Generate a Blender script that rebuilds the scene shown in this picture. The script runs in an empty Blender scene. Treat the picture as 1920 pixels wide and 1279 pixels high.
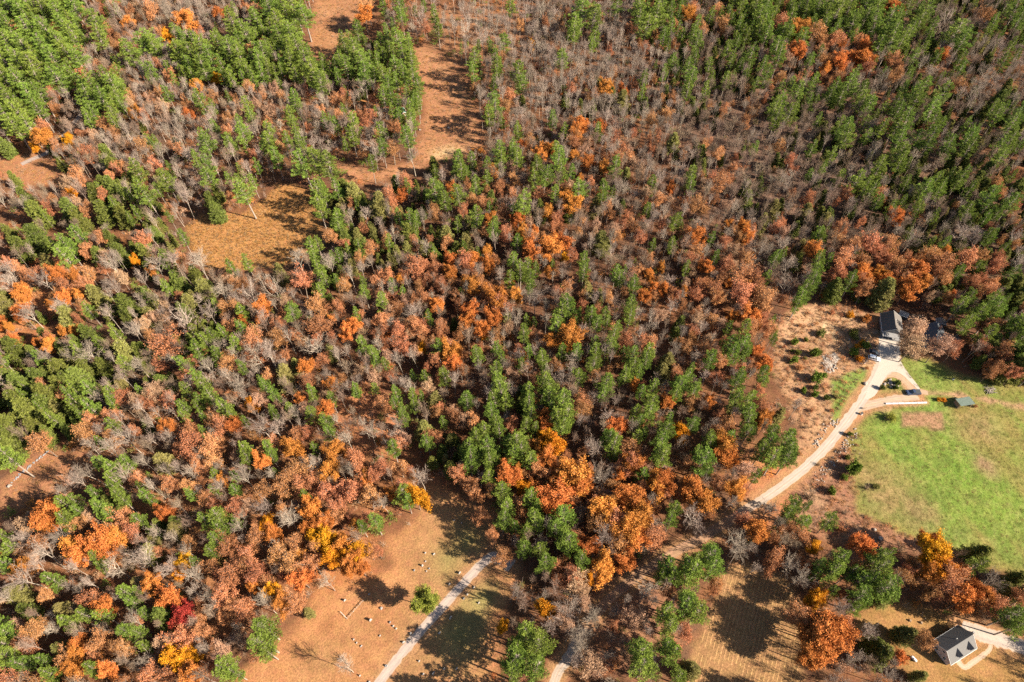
import bpy, bmesh, math, random
import numpy as np
from mathutils import Vector, Matrix

# ------------------------------------------------------------ camera, sky, sun, exposure
F, H, TILT = 1280.0, 220.0, math.radians(35)
SUN_EL = math.radians(33); SUN_AZ = (0.947, -0.32)      # where the sun stands (ground direction)
scn = bpy.context.scene
cam_d = bpy.data.cameras.new('camera'); cam = bpy.data.objects.new('camera', cam_d)
scn.collection.objects.link(cam); scn.camera = cam
cam_d.sensor_width = 36; cam_d.lens = 36 * F / 1920
cam_d.clip_start = 1; cam_d.clip_end = 6000
cam.location = (0, 0, H); cam.rotation_euler = (TILT, 0, 0)
w = bpy.data.worlds.new('World'); scn.world = w; w.use_nodes = True
wn = w.node_tree.nodes; sky = wn.new('ShaderNodeTexSky'); sky.sky_type = 'NISHITA'; sky.sun_disc = False
sky.sun_elevation = SUN_EL; sky.sun_rotation = math.atan2(SUN_AZ[0], SUN_AZ[1])
w.node_tree.links.new(sky.outputs[0], wn['Background'].inputs[0]); wn['Background'].inputs[1].default_value = 0.05
sd = bpy.data.lights.new('sun', 'SUN'); sun = bpy.data.objects.new('sun', sd); scn.collection.objects.link(sun)
sd.energy = 5.0; sd.angle = math.radians(0.5); sd.color = (1.0, 0.885, 0.72)
sv = Vector((SUN_AZ[0]*math.cos(SUN_EL), SUN_AZ[1]*math.cos(SUN_EL), math.sin(SUN_EL)))
sun.rotation_euler = sv.to_track_quat('Z', 'Y').to_euler()
scn.view_settings.view_transform = 'Standard'; scn.view_settings.look = 'None'
scn.view_settings.exposure = 1.7; scn.view_settings.gamma = 1
scn.render.engine = 'CYCLES'; scn.cycles.max_bounces = 6; scn.cycles.diffuse_bounces = 1; scn.cycles.transmission_bounces = 2
scn.cycles.transparent_max_bounces = 4; scn.cycles.use_denoising = False

CT, ST = math.cos(TILT), math.sin(TILT)
def p2w(u, v, z=0.0):                     # photo pixel (1920 wide) -> point at height z
    cx = (u-960)/F; cy = -(v-639.5)/F
    t = (z-H)/(cy*ST-CT); return (cx*t, (cy*CT+ST)*t)
def w2p(x, y, z=0.0):                     # works on arrays
    dz = z-H; d = y*ST-dz*CT; q = y*CT+dz*ST
    return 960+F*x/d, 639.5-F*q/d
def mpp(u, v, z=0.0):                     # metres per photo pixel
    x, y = p2w(u, v, z); return (y*ST-(z-H)*CT)/F
# hand survey of the wood: crown centre and crown width, read tile by tile (2.975 px per photo px)
# p pine, d dark evergreen, l olive evergreen, o orange, r rust, y yellow, R red, t tan, b bare
SURVEY = {
(0,0): """p 540,130,120 540,210,100 730,300,120 790,250,100 840,240,110 870,270,80 330,440,130 480,540,120 500,480,100 560,560,100 630,490,130 590,440,90 510,620,90
980,180,60 1000,290,100 1060,300,110 1120,280,120 1180,330,110 1220,250,110 1280,280,120 1340,310,110 1130,380,90 1290,110,100 1380,190,120 1440,120,110 1500,60,110 1560,130,120 1600,80,100 1650,40,120 1700,90,120 1620,200,120 1560,210,100 1600,280,110 1460,290,90 1450,340,80 1520,300,60 1660,260,100 1700,330,110 1740,400,120 1780,470,120 1610,350,90 1380,400,80
940,390,50 970,450,50 840,400,80 800,390,50 1130,570,90 940,530,60 1180,600,50 1280,550,40 1380,600,70 1400,650,60 1350,740,90 1200,710,50 1640,560,80 1620,640,70 1640,700,60 1880,710,60 1150,800,100 1280,800,80 1090,890,60 1150,940,90 1170,1000,90 1500,740,80 1500,810,90 1540,880,80 1560,940,70 1480,820,70 1500,1020,100 1670,830,100 1760,900,130 1830,920,120 1700,920,120 1370,1080,110 1370,1150,100 760,950,90 930,1010,90 820,1090,110 1780,1080,100 1780,1150,90 1880,1060,70 1870,1220,90 1600,780,60 1340,690,60
40,40,100 120,60,110 220,50,110 320,70,110 420,40,110 60,140,110 160,160,120 270,150,110 370,150,120 30,240,110 130,260,120 230,250,110 330,240,120 410,190,100 80,350,120 180,360,120 290,330,110 380,310,110 30,450,110 120,450,110 200,440,100 60,540,110 150,550,110 220,520,90 40,640,110 130,640,110 210,600,90 80,710,110 150,700,80 440,340,100 20,330,100
d 590,880,90 640,940,80 540,1090,90 630,1060,100 680,1050,60 1000,820,60 340,910,50 80,1000,50 220,1200,110 390,1180,100 440,1240,90 580,1190,100 690,1210,90 150,1110,80 30,820,70 1220,1080,60 1210,1180,80 1180,1130,80 1010,170,60 800,720,40 290,840,40
o 1040,110,110 720,130,70 760,630,60 230,760,100 1100,480,60 1050,640,60 1230,80,80
r 830,60,90 800,820,90 490,860,90 430,820,60 1440,70,60 1400,290,70 1480,240,70 480,1160,70 300,600,60
y 940,210,70 300,20,40 335,10,50 380,780,60 1205,440,45 190,820,40 410,1080,40""",
(640,0): """p 240,60,70 330,50,80 340,100,70 520,80,60 540,160,60 940,40,60 90,180,90 20,250,90 80,300,110 130,350,110 120,430,110 30,380,90 220,230,60 320,240,110 340,310,110 300,370,80 240,430,80 260,490,80 390,340,80 400,420,80 430,480,80 460,550,80 460,610,60 370,540,60 380,610,70 390,670,70 370,760,90 360,830,80 910,240,70 740,340,80 740,410,70 870,360,80 865,430,60 1000,400,90 1010,470,70 860,590,110 830,650,80 1340,60,130 1400,100,120 1310,140,100 1300,200,80 1410,210,70 1400,260,50 1530,50,80 1680,60,130 1750,90,120 1700,150,110 1660,110,100 1780,30,100 1840,350,60 1230,330,80 1180,670,60 990,730,60 1240,740,60 1430,740,60 1800,410,50 1680,450,60 1680,520,50 60,700,90 60,760,70 220,750,80 230,820,70 50,860,60 170,920,60
650,900,80 670,960,80 730,910,70 860,850,90 890,900,80 950,860,80 980,880,80 1200,840,70 1210,890,100 1090,930,90 1130,980,90 1080,1010,80 1220,960,80 1280,970,60 1530,930,80 810,930,70 810,1000,60 750,1030,70 660,1080,90 530,1070,100 580,1120,80 1010,1140,110 1460,1060,80 1460,1120,60 1730,1040,70 1190,1090,70 1330,1060,90 1700,1180,60 1860,1240,80 750,1220,90 380,1220,80 850,1260,70 1880,170,50 970,1200,60
l 210,1150,110 70,1090,100 1840,820,90 1430,510,80 1570,570,80 1590,1000,70 1420,1160,70
d 20,1060,90 1400,600,50 1510,540,60 1010,580,50 1250,560,50 1330,600,50 830,1130,80 1100,1160,60 1110,1200,60 1260,1190,70 1810,530,60 1690,590,50 300,1030,60 120,1150,70 1570,1160,50 520,930,70
o 1480,490,70 1570,500,50 1340,700,80 1440,700,60 1300,750,80 1150,830,80 1110,860,70 1290,870,60 1380,910,70 1460,930,70 1330,1000,50 1290,1140,90 1260,1090,70 840,960,60 340,1090,60 830,1230,70 990,1220,80 760,860,60 1000,810,50 1840,1050,50 610,1050,50 130,80,80
r 1800,630,80 890,1030,60 270,1090,80 780,1130,70 510,1180,70 1490,1170,80 1780,1260,60 1610,160,70 1850,150,70 150,30,80 1320,765,70 1580,1190,50
y 1060,250,40 605,1100,35
b 860,130,90 930,110,90 770,130,80 690,150,80 700,60,80 450,90,80 430,160,80 1030,60,90 1120,50,90 540,270,60 790,230,80 620,390,50 960,240,60 400,880,80 180,830,110 1240,260,90 1190,360,80""",
(1280,0): """p 80,140,60 150,100,60 80,230,70 60,190,60 270,130,60 210,90,50 340,180,60 300,240,50 400,40,80 450,60,90 460,120,80 470,180,80 420,100,80 430,160,80 600,40,50 690,30,90 680,80,60 750,40,90 850,60,110 800,80,80 880,140,60 950,130,90 930,50,80 1020,40,100 1020,110,90 1080,60,90 1080,140,110 1150,110,120 1180,180,110 1090,260,80 1150,250,100 1220,230,90 1270,180,80 1280,330,70 1260,50,60 1350,80,110 1320,120,90 1390,150,60 1370,230,50 1350,280,50 1420,320,60 1520,190,140 1560,230,100 1550,330,60 1555,380,50 1740,130,60 1870,50,100 1880,110,80 1830,260,60 1850,330,60 1790,350,70 530,270,90 540,310,80 580,230,50 680,220,70 770,290,40 710,340,60 380,300,80 250,290,70 270,340,60 450,370,60 460,430,80 400,480,50 350,435,50 240,450,60 30,380,70 40,440,80 30,500,70 150,370,50 160,450,60 130,510,60 510,600,80 520,660,80 590,640,90 550,580,70 640,510,80 610,480,60 700,570,60 850,500,80 880,560,80 930,480,100 960,430,70 1010,520,90 1040,590,90 1000,570,80 820,540,70 720,470,80 1330,500,100 1310,560,90 1280,530,80 1440,530,100 1230,510,60 1120,610,60 1190,580,70 1200,620,80 1250,680,100 1200,700,90 1390,620,100 1400,680,80 1100,720,70 1060,660,50 1010,700,60 1020,770,60 910,720,100 910,770,90 870,700,60 1210,780,90 1210,850,100 1220,900,80 1300,780,80 1380,790,100 1480,830,90 1470,860,60 1590,770,80 1600,820,80 1580,700,50 1750,650,80 1730,610,60 1870,640,90 1830,710,90 1820,790,90 1760,830,80 1760,890,80 1090,940,90 1080,960,60 1550,980,80 1540,1010,70 1490,990,60 1410,1010,70 1350,1060,90 1430,1070,70 1250,1030,60 960,1010,90 870,1000,70 1050,1070,90 1080,1130,60 1020,1040,60 830,870,60 780,950,50 705,980,50 50,1040,70 50,970,70 400,830,50 720,830,60 1700,1100,90 1600,1060,60 1740,1080,60 1590,1180,80 1690,1220,50 1220,1130,50 1310,1110,50 1400,1210,50 1880,1110,60 1830,1140,90
d 120,650,50 105,870,70 540,1160,60 360,1120,70 520,900,50 110,940,60 50,590,50 1690,960,70 1600,570,60 350,1050,60 420,1040,60 640,200,40 1330,900,60 1290,1000,60 1500,900,60 1640,1000,60 1780,980,60 1850,1050,70 1180,1000,60 1110,1030,60 1750,560,70 1800,500,60 1690,350,60
l 500,1180,90 680,1200,80 780,1240,80 450,1240,60 1630,820,60 1880,720,60
o 40,80,70 660,150,110 640,280,80 1020,270,70 1000,320,100 880,340,80 960,330,60 890,270,50 1170,40,80 1200,50,60 250,1260,50 340,1270,60 1190,1210,70 800,380,60 1450,310,60
r 550,130,100 760,180,110 850,210,80 1000,230,70 1040,370,80 250,130,90 200,50,70 110,160,60 540,430,60 350,580,50 200,1020,90 80,1140,100 880,1260,70 1700,80,90 1550,480,80 1180,340,90 1180,420,90 1340,720,50 350,680,60 690,1110,80 60,60,70 1850,1230,60
b 1390,410,70 1480,100,110 1640,480,90 1660,520,90 1120,440,90""",
(0,430): """p 310,100,60 370,90,90 380,150,100 440,30,80 1020,50,60 910,180,50 770,340,50 930,330,60 650,580,70 1380,190,60 1290,210,60 1740,110,80 1770,80,60 1760,170,60 1780,230,70 1820,280,70 1790,350,60 1360,470,70 1350,560,70 1310,650,80 1620,460,90 1350,770,60 1210,710,80 1150,620,80 1110,690,90 1190,600,70 1040,750,90 1100,830,80 1140,880,100 1180,930,90 1110,960,70 1040,910,80 1030,990,70 1030,1050,60 1100,990,50 1490,880,80 1530,930,70 1460,860,50 1260,1000,90 1290,1040,60 1620,1010,60 1520,1020,60 1740,1040,80 1740,900,60 1750,950,60 1850,950,60 1830,1080,90 1840,1140,70 1370,1080,50 1370,1240,90 1500,1230,80 1760,1230,60 1130,1130,50 700,760,80 500,890,80 620,920,80 620,970,60 510,1000,90 460,1050,60 300,1060,70 630,1100,80 560,1190,60 910,1080,40 780,910,50
d 120,110,100 210,50,110 550,150,80 680,140,90 800,140,90 1000,300,100 710,430,110 510,590,100 270,600,80 420,630,60 90,680,120 580,770,90 820,1100,60 920,860,90 1000,640,80 1090,580,80 60,830,110 110,880,120 230,830,110 270,920,130 260,960,110 340,790,110 440,830,110 390,860,100 480,780,90 100,970,120 160,1010,130 50,1090,110 200,1110,90 80,1170,110 60,1220,120 330,870,100 60,30,70 620,60,70 230,490,40
l 260,190,70 1140,330,100 540,370,100 820,380,90 840,480,80 1050,420,90 1560,250,80 700,690,110 380,500,100 1580,820,100 1590,870,80 1850,690,70 1650,760,60 20,440,110 30,380,80 390,480,80 1490,450,60 1700,40,80
r 890,640,150 1020,830,80 1270,430,90 1310,310,70 1680,290,100 1770,420,110 1780,530,110 1420,590,110 1550,520,70 1790,730,80 1260,720,70 1850,40,80 790,50,80 490,110,70 1050,1200,130 1180,1200,120 1070,1110,90 460,1150,120 220,1190,110 1420,680,90 1550,600,90 620,1040,80 800,960,80 1000,380,50 920,960,80
o 1460,440,100 1700,770,80 1850,860,60 1290,1090,90 1350,510,60 1670,950,60 930,1100,80 1830,1000,90 1870,1230,100 1640,1220,100 850,230,50 120,350,90 270,640,70
y 1400,980,70 755,170,40
b 250,290,100 180,480,110 50,230,100 60,310,90 340,450,90 610,180,110 640,330,70 790,270,60 870,200,90 980,190,100 1120,200,90 1160,450,90 1010,500,160 740,560,80 1400,350,120 1230,360,90 1540,330,110 1430,680,120 1490,680,90 1160,780,100 1330,880,120 1470,1110,120 1540,1110,90 1760,640,120 1640,1020,80 1820,170,60 1660,160,100 700,1160,120 600,1230,110 20,850,80 510,690,110 700,830,80 780,760,80 280,710,80 620,490,90 390,700,60 1100,180,100""",
(640,430): """p 270,80,60 520,140,50 850,10,80 760,140,40 980,80,70 960,190,80 1000,230,80 1040,210,70 940,280,70 1050,280,70 1050,330,60 1350,180,70 1350,240,80 1180,210,40 1530,240,60 1550,280,70 1580,240,40 1640,310,80 1850,90,60 1620,430,90 1610,490,80 1270,430,110 1230,480,90 1200,530,100 1300,530,50 1400,480,90 1470,480,70 1480,520,60 1420,530,80 1520,590,80 1540,560,60 1520,650,90 1410,640,60 1420,690,80 1400,740,90 1310,690,80 1230,680,70 1130,720,90 1040,680,60 1020,580,80 1330,830,90 1470,880,110 1460,920,80 870,670,60 890,720,60 860,790,80 870,850,100 900,900,110 870,960,90 840,1020,90 860,1080,80 920,960,80 760,700,80 540,660,80 580,820,80 470,830,60 700,960,90 120,650,80 180,700,80 190,750,70 250,760,60 230,410,80 280,310,50 340,360,50 130,350,60 120,300,50 490,500,60 670,360,40 80,480,60 80,900,60 190,890,50 310,920,70 300,970,60 400,930,60 410,990,60 350,1030,100 480,1190,80 570,1080,50 290,1220,80 450,930,40 400,820,40
1050,900,90 1050,970,100 1040,1040,90 1030,1100,80 1120,860,110 1180,900,110 1230,970,120 1250,1030,120 1200,1050,120 1230,1090,90 1160,930,100 760,1160,100 720,1230,110 830,1220,120 980,1180,120 1000,1240,110 940,1200,100
1620,710,90 1700,690,90 1620,770,90 1590,820,80 1700,740,80 1880,870,100 1870,930,80 1740,890,80 1720,960,90 1720,1020,100 1640,1020,80 1650,1080,80 1490,1150,100 1500,1210,110 1800,1120,110 1780,1180,100 1790,1240,110 1830,1070,70 1690,1140,60
d 370,20,90 1880,530,70 1860,590,60 630,540,50 20,60,80
l 580,50,90 90,50,70 310,140,60 370,120,70 460,110,60 690,90,90 1450,80,100 520,960,90 470,1130,100 1370,350,80 1430,380,60 920,480,60 230,210,50 60,210,60 1810,750,100 1790,800,90 270,180,60
r 420,200,110 530,230,80 690,170,100 920,30,80 1530,40,60 620,300,60 890,420,110 880,580,80 400,520,80 430,560,90 220,500,80 310,440,80 330,640,90 640,1040,80 740,1060,90 1350,940,90 1620,1230,110 1870,360,60 1740,630,80 1600,610,80 1690,620,80 1490,790,50 960,1080,80 240,970,90 100,150,60 320,560,90 560,560,90 1060,580,60 1330,1000,100
o 530,430,90 600,240,90 740,170,80 810,120,60 1050,110,100 1160,100,110 1230,80,90 1270,600,120 1170,620,80 1160,240,60 730,310,90 850,390,120 960,360,80 720,460,90 700,510,80 840,500,90 80,540,90 30,570,80 610,680,100 620,750,80 1120,1050,80 1130,1100,90 1090,1220,90 1540,1100,110 1820,960,80 1680,380,60 1800,330,60 1640,870,50 780,560,80
y 1180,1210,130 1140,1170,100 1880,1120,90 1010,720,40 1040,770,40 1245,165,45 450,660,50 790,590,50
b 40,1170,100 170,1140,90 330,1090,80 1230,820,130 1400,1230,120 1080,400,110 330,740,90 400,470,100 1260,1020,60""",
(1280,430): """p 760,30,70 770,60,50 160,60,50 520,160,70 560,140,40 470,270,60 180,160,50 20,220,50 760,180,80 810,180,60 740,240,80 720,290,90 690,340,90 660,390,80 640,420,60 945,290,80 510,580,40 500,520,40 510,620,40 20,840,90 60,900,80 160,740,90 250,560,60 340,560,80 260,640,90 330,640,100 280,700,90 340,700,70 50,780,50 300,850,90 290,930,90 370,940,90 370,1010,90 370,1070,90 450,800,70 450,850,60 370,1130,90 50,1090,90 150,1170,80 150,1220,90 80,1250,70 260,1170,80 500,1130,80 480,1200,100 590,1180,110 610,1230,110 440,1240,100 1600,390,80 1750,460,110 1720,490,80 1790,410,60 1860,550,100 1860,590,80 1380,80,50 1640,210,50 1540,240,60 1790,110,50 1700,40,60 1830,250,70
d 850,340,100 1860,720,120 1800,700,90 1870,780,120 1720,640,90 1700,680,90 1530,100,70 1640,260,60 1880,370,80 1790,800,90 1780,320,80
l 1110,350,120 1120,390,90 10,160,50 650,110,70 250,1010,70 1300,110,60 1850,310,80 540,1040,60
o 720,110,90 85,40,80 360,40,60 130,210,80 250,300,50 370,480,90 450,740,80 140,970,60 220,1200,120 1320,230,120 1270,320,110 1340,280,90 1460,130,70 1000,240,90 400,690,60 470,770,60 1500,370,50 440,1060,80
r 240,200,90 320,250,120 400,260,90 180,350,90 200,390,80 330,360,130 470,400,120 430,330,90 400,550,100 60,560,70 120,660,70 310,780,70 200,830,80 430,960,80 260,1090,90 1460,180,100 1400,150,90 1170,100,100 1040,70,120 900,150,110 950,80,90 1020,330,80 880,250,80 1190,190,100 1100,150,90 1600,150,110 1700,330,90 1620,300,80 1690,540,80 1760,670,80 440,1000,80 1000,290,80
t 1310,550,120 1290,640,120 1440,650,110 1250,600,80
b 430,120,120 590,290,120 570,220,100 1540,30,100 1850,200,100 640,990,70 1270,60,90""",
(0,849): """p 60,40,120 650,90,100 710,60,80 660,240,90 640,200,70 690,270,70 430,280,80 370,290,90 360,380,100 440,330,60 570,320,100 620,350,70 800,190,50 810,240,70 870,290,60 770,380,70 1150,380,90 1220,370,110 1230,430,90 1210,490,90 1190,560,80 1320,390,60 1200,130,60 1200,220,60 1310,130,50 1310,210,60 1380,30,90 1510,20,70 1540,110,40 1700,240,60 1070,240,60 550,590,80 560,640,50 300,710,90 40,630,80 370,940,90 720,790,110 740,830,80 810,900,70 720,1000,110 780,1000,80 810,1080,70 580,910,90 480,900,90 40,1000,100 50,1070,100 50,1120,110 130,1180,100 300,1230,100 240,1160,70 510,1210,90 1480,980,150 1480,1060,140 1490,1110,100 1270,1190,130 1310,1230,90 10,540,60 60,530,60 20,460,60 20,930,50 1100,610,60 1540,590,40
d 720,1060,80 910,900,130 160,890,90 980,400,80
l 980,440,90 100,790,120 370,890,110 340,1100,90 1250,620,60 780,730,80 840,560,100 1720,890,60 930,50,100
r 480,820,110 1440,650,130 1390,640,100 1550,560,110 1260,540,110 1290,680,140 1600,150,130 1650,80,110 1700,180,120 1450,220,110 1820,210,110 1160,240,80 1100,60,90 1060,500,70 680,380,100 730,460,100 450,390,90 200,960,120 560,1040,120 1020,1050,130 1140,1000,100 960,1240,110 830,1230,110 1620,620,120 1750,620,110 1640,500,110 1250,780,130 1350,850,120 1640,850,110 80,1250,130 130,1080,100 1420,480,110 1300,300,110 960,180,100 650,1090,90
o 250,340,150 270,400,90 420,520,110 440,570,120 580,490,140 650,500,110 140,640,90 930,330,80 1520,460,100 1720,310,110 420,1120,100 410,1190,100 440,1070,90 600,1210,90 950,800,120 1680,700,110 1580,830,100 1850,100,100 580,860,100 1240,160,60 1080,1220,120 1740,400,100 860,740,90
y 1040,600,80 1480,390,80 1770,460,100 1830,500,120 1860,590,110 1500,780,90 1010,1140,130 960,1140,100 1070,1150,100 1010,690,60
R 1030,900,120 1000,950,80
b 440,160,130 510,110,110 330,490,120 250,580,130 150,470,100 800,610,130 1080,690,110 1090,770,90 1170,790,90 1490,850,90 1370,150,120 880,440,70 150,700,130 30,820,100 760,960,100 1620,380,130 640,640,110 1050,110,90 930,680,110 1500,310,90 1830,720,80 1770,60,90 340,230,80""",
(640,849): """p 330,230,100 370,270,80 195,390,90 115,410,70 720,40,120 840,30,110 960,20,100 1050,50,100 820,140,80 900,220,110 920,300,110 900,370,110 1060,260,110 1090,310,90 1080,380,120 1040,440,90 1240,360,130 1210,420,110 1260,480,130 1270,540,80 1010,530,100 1110,540,90 1140,620,110 1180,610,70 1350,610,110 1680,125,80 1780,20,110 1520,15,60 1050,1030,150 1110,1080,160 980,1150,180 1080,1200,150 940,1220,140 1000,1110,120 1860,330,90 1820,640,120 1870,690,110 1800,900,120 1830,960,120 1700,1100,160 1690,1200,160 1800,1060,120 1830,1130,120 1840,380,80 1780,700,80 1880,1240,100
y 420,250,110 1130,850,100 900,975,70 1020,195,80 1370,700,80 80,560,110
G 480,820,130
o 920,110,120 1200,250,150 1300,130,150 1350,150,120 1150,40,110 1620,240,150 1650,330,150 1600,430,150 1640,480,130 1580,600,110 1460,650,130 1380,540,110 1800,150,120 1760,180,110 20,500,120 60,620,110 110,640,80 1640,60,100 1470,320,150
r 1100,110,110 1430,400,130 1620,60,120 1730,470,130 1520,380,140 1550,500,130 910,570,100 1270,680,110 1200,640,80 80,50,120 220,80,110 60,200,130 150,250,120 1210,700,80 1310,90,90
t 1310,710,120 1350,750,90 1400,1180,140 1240,940,100
b 450,140,100 1440,150,120 1460,460,130 1690,790,110 1820,720,80 980,780,110 1230,890,110 1390,900,120 1310,1040,110 1260,1010,90 1330,1090,120 1300,1150,100 30,1190,90 1160,950,90""",
(1280,849): """p 120,40,130 140,110,70 520,30,120 590,30,110 410,130,60 600,300,110 580,350,90 680,390,90 690,300,50 820,380,90 160,560,130 180,630,130 60,600,120 50,660,150 30,620,120 50,860,150 80,900,130 30,820,110 870,600,120 840,660,120 760,630,80 740,680,60 830,780,70 1070,590,130 1100,650,150 1120,740,150 1000,700,110 1060,730,110 1000,810,120 960,870,80 1850,900,140 1880,960,120 1640,630,100
d 1640,560,110 1860,700,90 1100,1130,130 1060,1070,100
l 1120,810,90 1240,1020,100 1780,760,70 1870,780,90 40,1210,110 1320,1250,70 1210,1000,60
o 250,20,110 60,190,130 120,270,120 290,200,110 410,430,110 990,520,110 760,990,170 840,1000,150 790,1080,170 720,1120,140 1630,770,110 1570,820,130 1680,790,110 1200,1140,80 1380,490,100
r 50,80,90 340,190,80 330,380,90 580,430,90 530,570,100 480,640,90 1520,680,140 1480,760,130 1760,840,110 1360,1040,110 630,890,120 160,760,60 20,1000,90 680,940,100 1640,860,110
y 720,530,80 740,830,90 1420,560,140 1400,620,120
b 60,350,150 310,500,150 300,580,110 470,320,110 540,400,80 640,700,100 390,650,60 1010,1000,110 870,860,110 1700,720,100 600,640,90"""}

GRID = """ppqmgqpp.qgggqgpqppppqmq
ppqgppppppqqgggqqqmrqqqg
pqpmgmmqqp.qggggGGqqmqqq
mmmqgqqgqq.mqmmmGGGqqqqq
mmddgq.dddqqqmqmmGGGdddd
mdmd...ddqdmrmmqmmmmmmGd
oomddmmdmrrrqmmrrrmmrrdd
oodmddmrrrrmqqqmmr....dd
dddddmmmmmrmqqqqqq....md
ddmmqmmmmmmqpqqqqq......
d.mmmmrrmmdpqrqqqq......
..dmmmmrrr.qoorrrm.m....
mrrdmqroo...qqom.mqm..d.
mmmmmrro....mmmqq.mqqood
mmqqrmq.....mmmq..mr...m
qommrr......q.mq..rmm..."""

HEADSTONES = [(468,553,.8),(517,560,.9),(453,625,1),(407,650,.7),(660,665,1.2),(604,728,1.1),(740,745,.9),(703,785,.8),(683,808,.8),(767,832,.8),(20,818,1.2),(222,860,.9),(475,655,.5),(490,640,.5),(470,600,.5),(610,910,.8),(545,1000,.8),(575,1200,.8),(515,1220,.8),(350,1050,.7),(385,1000,.7),(630,370,.8),(672,385,.6)]
HEADSTONES2 = [(1570,490,1.6),(1090,680,.9),(1000,785,.9),(1440,670,.9),(1490,1100,1),(1360,1160,1),(1240,1165,.8),(1190,1010,.8),(590,1260,.8),(480,1185,.7),(790,1065,.8),(720,705,.6),(440,790,.6),(495,830,.7),(405,750,.6),(840,545,.7),(880,590,.7),(915,620,.7),(740,380,.9),(610,520,1.4),(590,205,.7),(805,1070,.6),(1085,760,.7),(1640,1100,.8),(1250,150,.6)]
# ------------------------------------------------------------ helpers
rng = np.random.default_rng(7); rnd = random.Random(5)
C = scn.collection
def link(o, parent=None):
    C.objects.link(o)
    if parent is not None: o.parent = parent
    return o
def npmesh(name, verts, faces, mats, fmat=None, tint=None, col=None, smooth=False):
    """faces: list of arrays (n,k)"""
    me = bpy.data.meshes.new(name)
    verts = np.asarray(verts, np.float32); me.vertices.add(len(verts)); me.vertices.foreach_set('co', verts.ravel())
    faces = [np.asarray(f, np.int32) for f in faces if len(f)]
    nl = sum(f.size for f in faces); nf = sum(len(f) for f in faces)
    me.loops.add(nl); me.loops.foreach_set('vertex_index', np.concatenate([f.ravel() for f in faces]))
    tot = np.concatenate([np.full(len(f), f.shape[1], np.int32) for f in faces])
    st = np.concatenate([[0], np.cumsum(tot)[:-1]]).astype(np.int32)
    me.polygons.add(nf); me.polygons.foreach_set('loop_start', st)
    if fmat is not None: me.polygons.foreach_set('material_index', np.asarray(fmat, np.int32))
    if smooth: me.polygons.foreach_set('use_smooth', np.ones(nf, bool))
    if tint is not None:
        a = me.attributes.new('tint', 'FLOAT', 'FACE'); a.data.foreach_set('value', np.asarray(tint, np.float32))
    if col is not None:
        a = me.attributes.new('Col', 'FLOAT_COLOR', 'POINT')
        cc = np.ones((len(verts), 4), np.float32); cc[:, :3] = col; a.data.foreach_set('color', cc.ravel())
    for m in mats: me.materials.append(m)
    me.update(calc_edges=True); me.validate()
    return me
class MB:
    """collects simple solids, builds one mesh"""
    def __init__(s): s.v = []; s.f = []
    def poly(s, pts, faces):
        b = len(s.v); s.v += [tuple(p) for p in pts]; s.f += [tuple(b+i for i in f) for f in faces]; return s
    def box(s, x0, x1, y0, y1, z0, z1):
        return s.poly([(x, y, z) for z in (z0, z1) for x, y in ((x0, y0), (x1, y0), (x1, y1), (x0, y1))],
               [(3,2,1,0),(4,5,6,7),(0,1,5,4),(1,2,6,5),(2,3,7,6),(3,0,4,7)])
    def prism(s, pts, vec):                 # planar polygon pushed along vec
        n = len(pts); a = [Vector(p) for p in pts]; b = [p+Vector(vec) for p in a]
        return s.poly(a+b, [tuple(range(n))[::-1], tuple(range(n, 2*n))]+[(i, (i+1)%n, n+(i+1)%n, n+i) for i in range(n)])
    def tube(s, p, q, r0, r1=None, n=8):
        r1 = r0 if r1 is None else r1; p = Vector(p); q = Vector(q); d = (q-p).normalized()
        a = d.orthogonal().normalized(); b = d.cross(a); vs = []
        for c, r in ((p, r0), (q, r1)):
            vs += [c+(a*math.cos(2*math.pi*i/n)+b*math.sin(2*math.pi*i/n))*r for i in range(n)]
        return s.poly(vs, [tuple(range(n))[::-1], tuple(range(n, 2*n))]+[(i, (i+1)%n, n+(i+1)%n, n+i) for i in range(n)])
    def rock(s, c, r, seed, sq=(1,1,.7)):
        bm = bmesh.new(); bmesh.ops.create_icosphere(bm, subdivisions=2, radius=1)
        R = random.Random(seed); k = [Vector((R.uniform(-1,1), R.uniform(-1,1), R.uniform(-1,1))).normalized() for _ in range(7)]
        kd = [R.uniform(.62, .95) for _ in k]
        for v in bm.verts:
            for kk, d in zip(k, kd):
                e = v.co.dot(kk)-d
                if e > 0: v.co -= kk*e
            v.co *= 1+R.uniform(-.04, .04)
        s.poly([(c[0]+v.co.x*r*sq[0], c[1]+v.co.y*r*sq[1], c[2]+v.co.z*r*sq[2]) for v in bm.verts], [tuple(v.index for v in f.verts) for f in bm.faces]); bm.free(); return s
    def build(s, name, m, parent=None, loc=None, rz=None):
        me = bpy.data.meshes.new(name); me.from_pydata(s.v, [], s.f); me.materials.append(m)
        bm = bmesh.new(); bm.from_mesh(me); bmesh.ops.recalc_face_normals(bm, faces=bm.faces); bm.to_mesh(me); bm.free()
        o = link(bpy.data.objects.new(name, me), parent)
        if loc is not None: o.location = loc
        if rz is not None: o.rotation_euler.z = rz
        return o
def thing(name, label, cat, loc=(0,0,0), rz=0, group=None):
    o = link(bpy.data.objects.new(name, None)); o.location = loc; o.rotation_euler.z = rz; o.empty_display_size = .5
    o['label'] = label; o['category'] = cat
    if group: o['group'] = group
    return o
def tag(o, label, cat, group=None):
    o['label'] = label; o['category'] = cat
    if group: o['group'] = group
    return o

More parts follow.
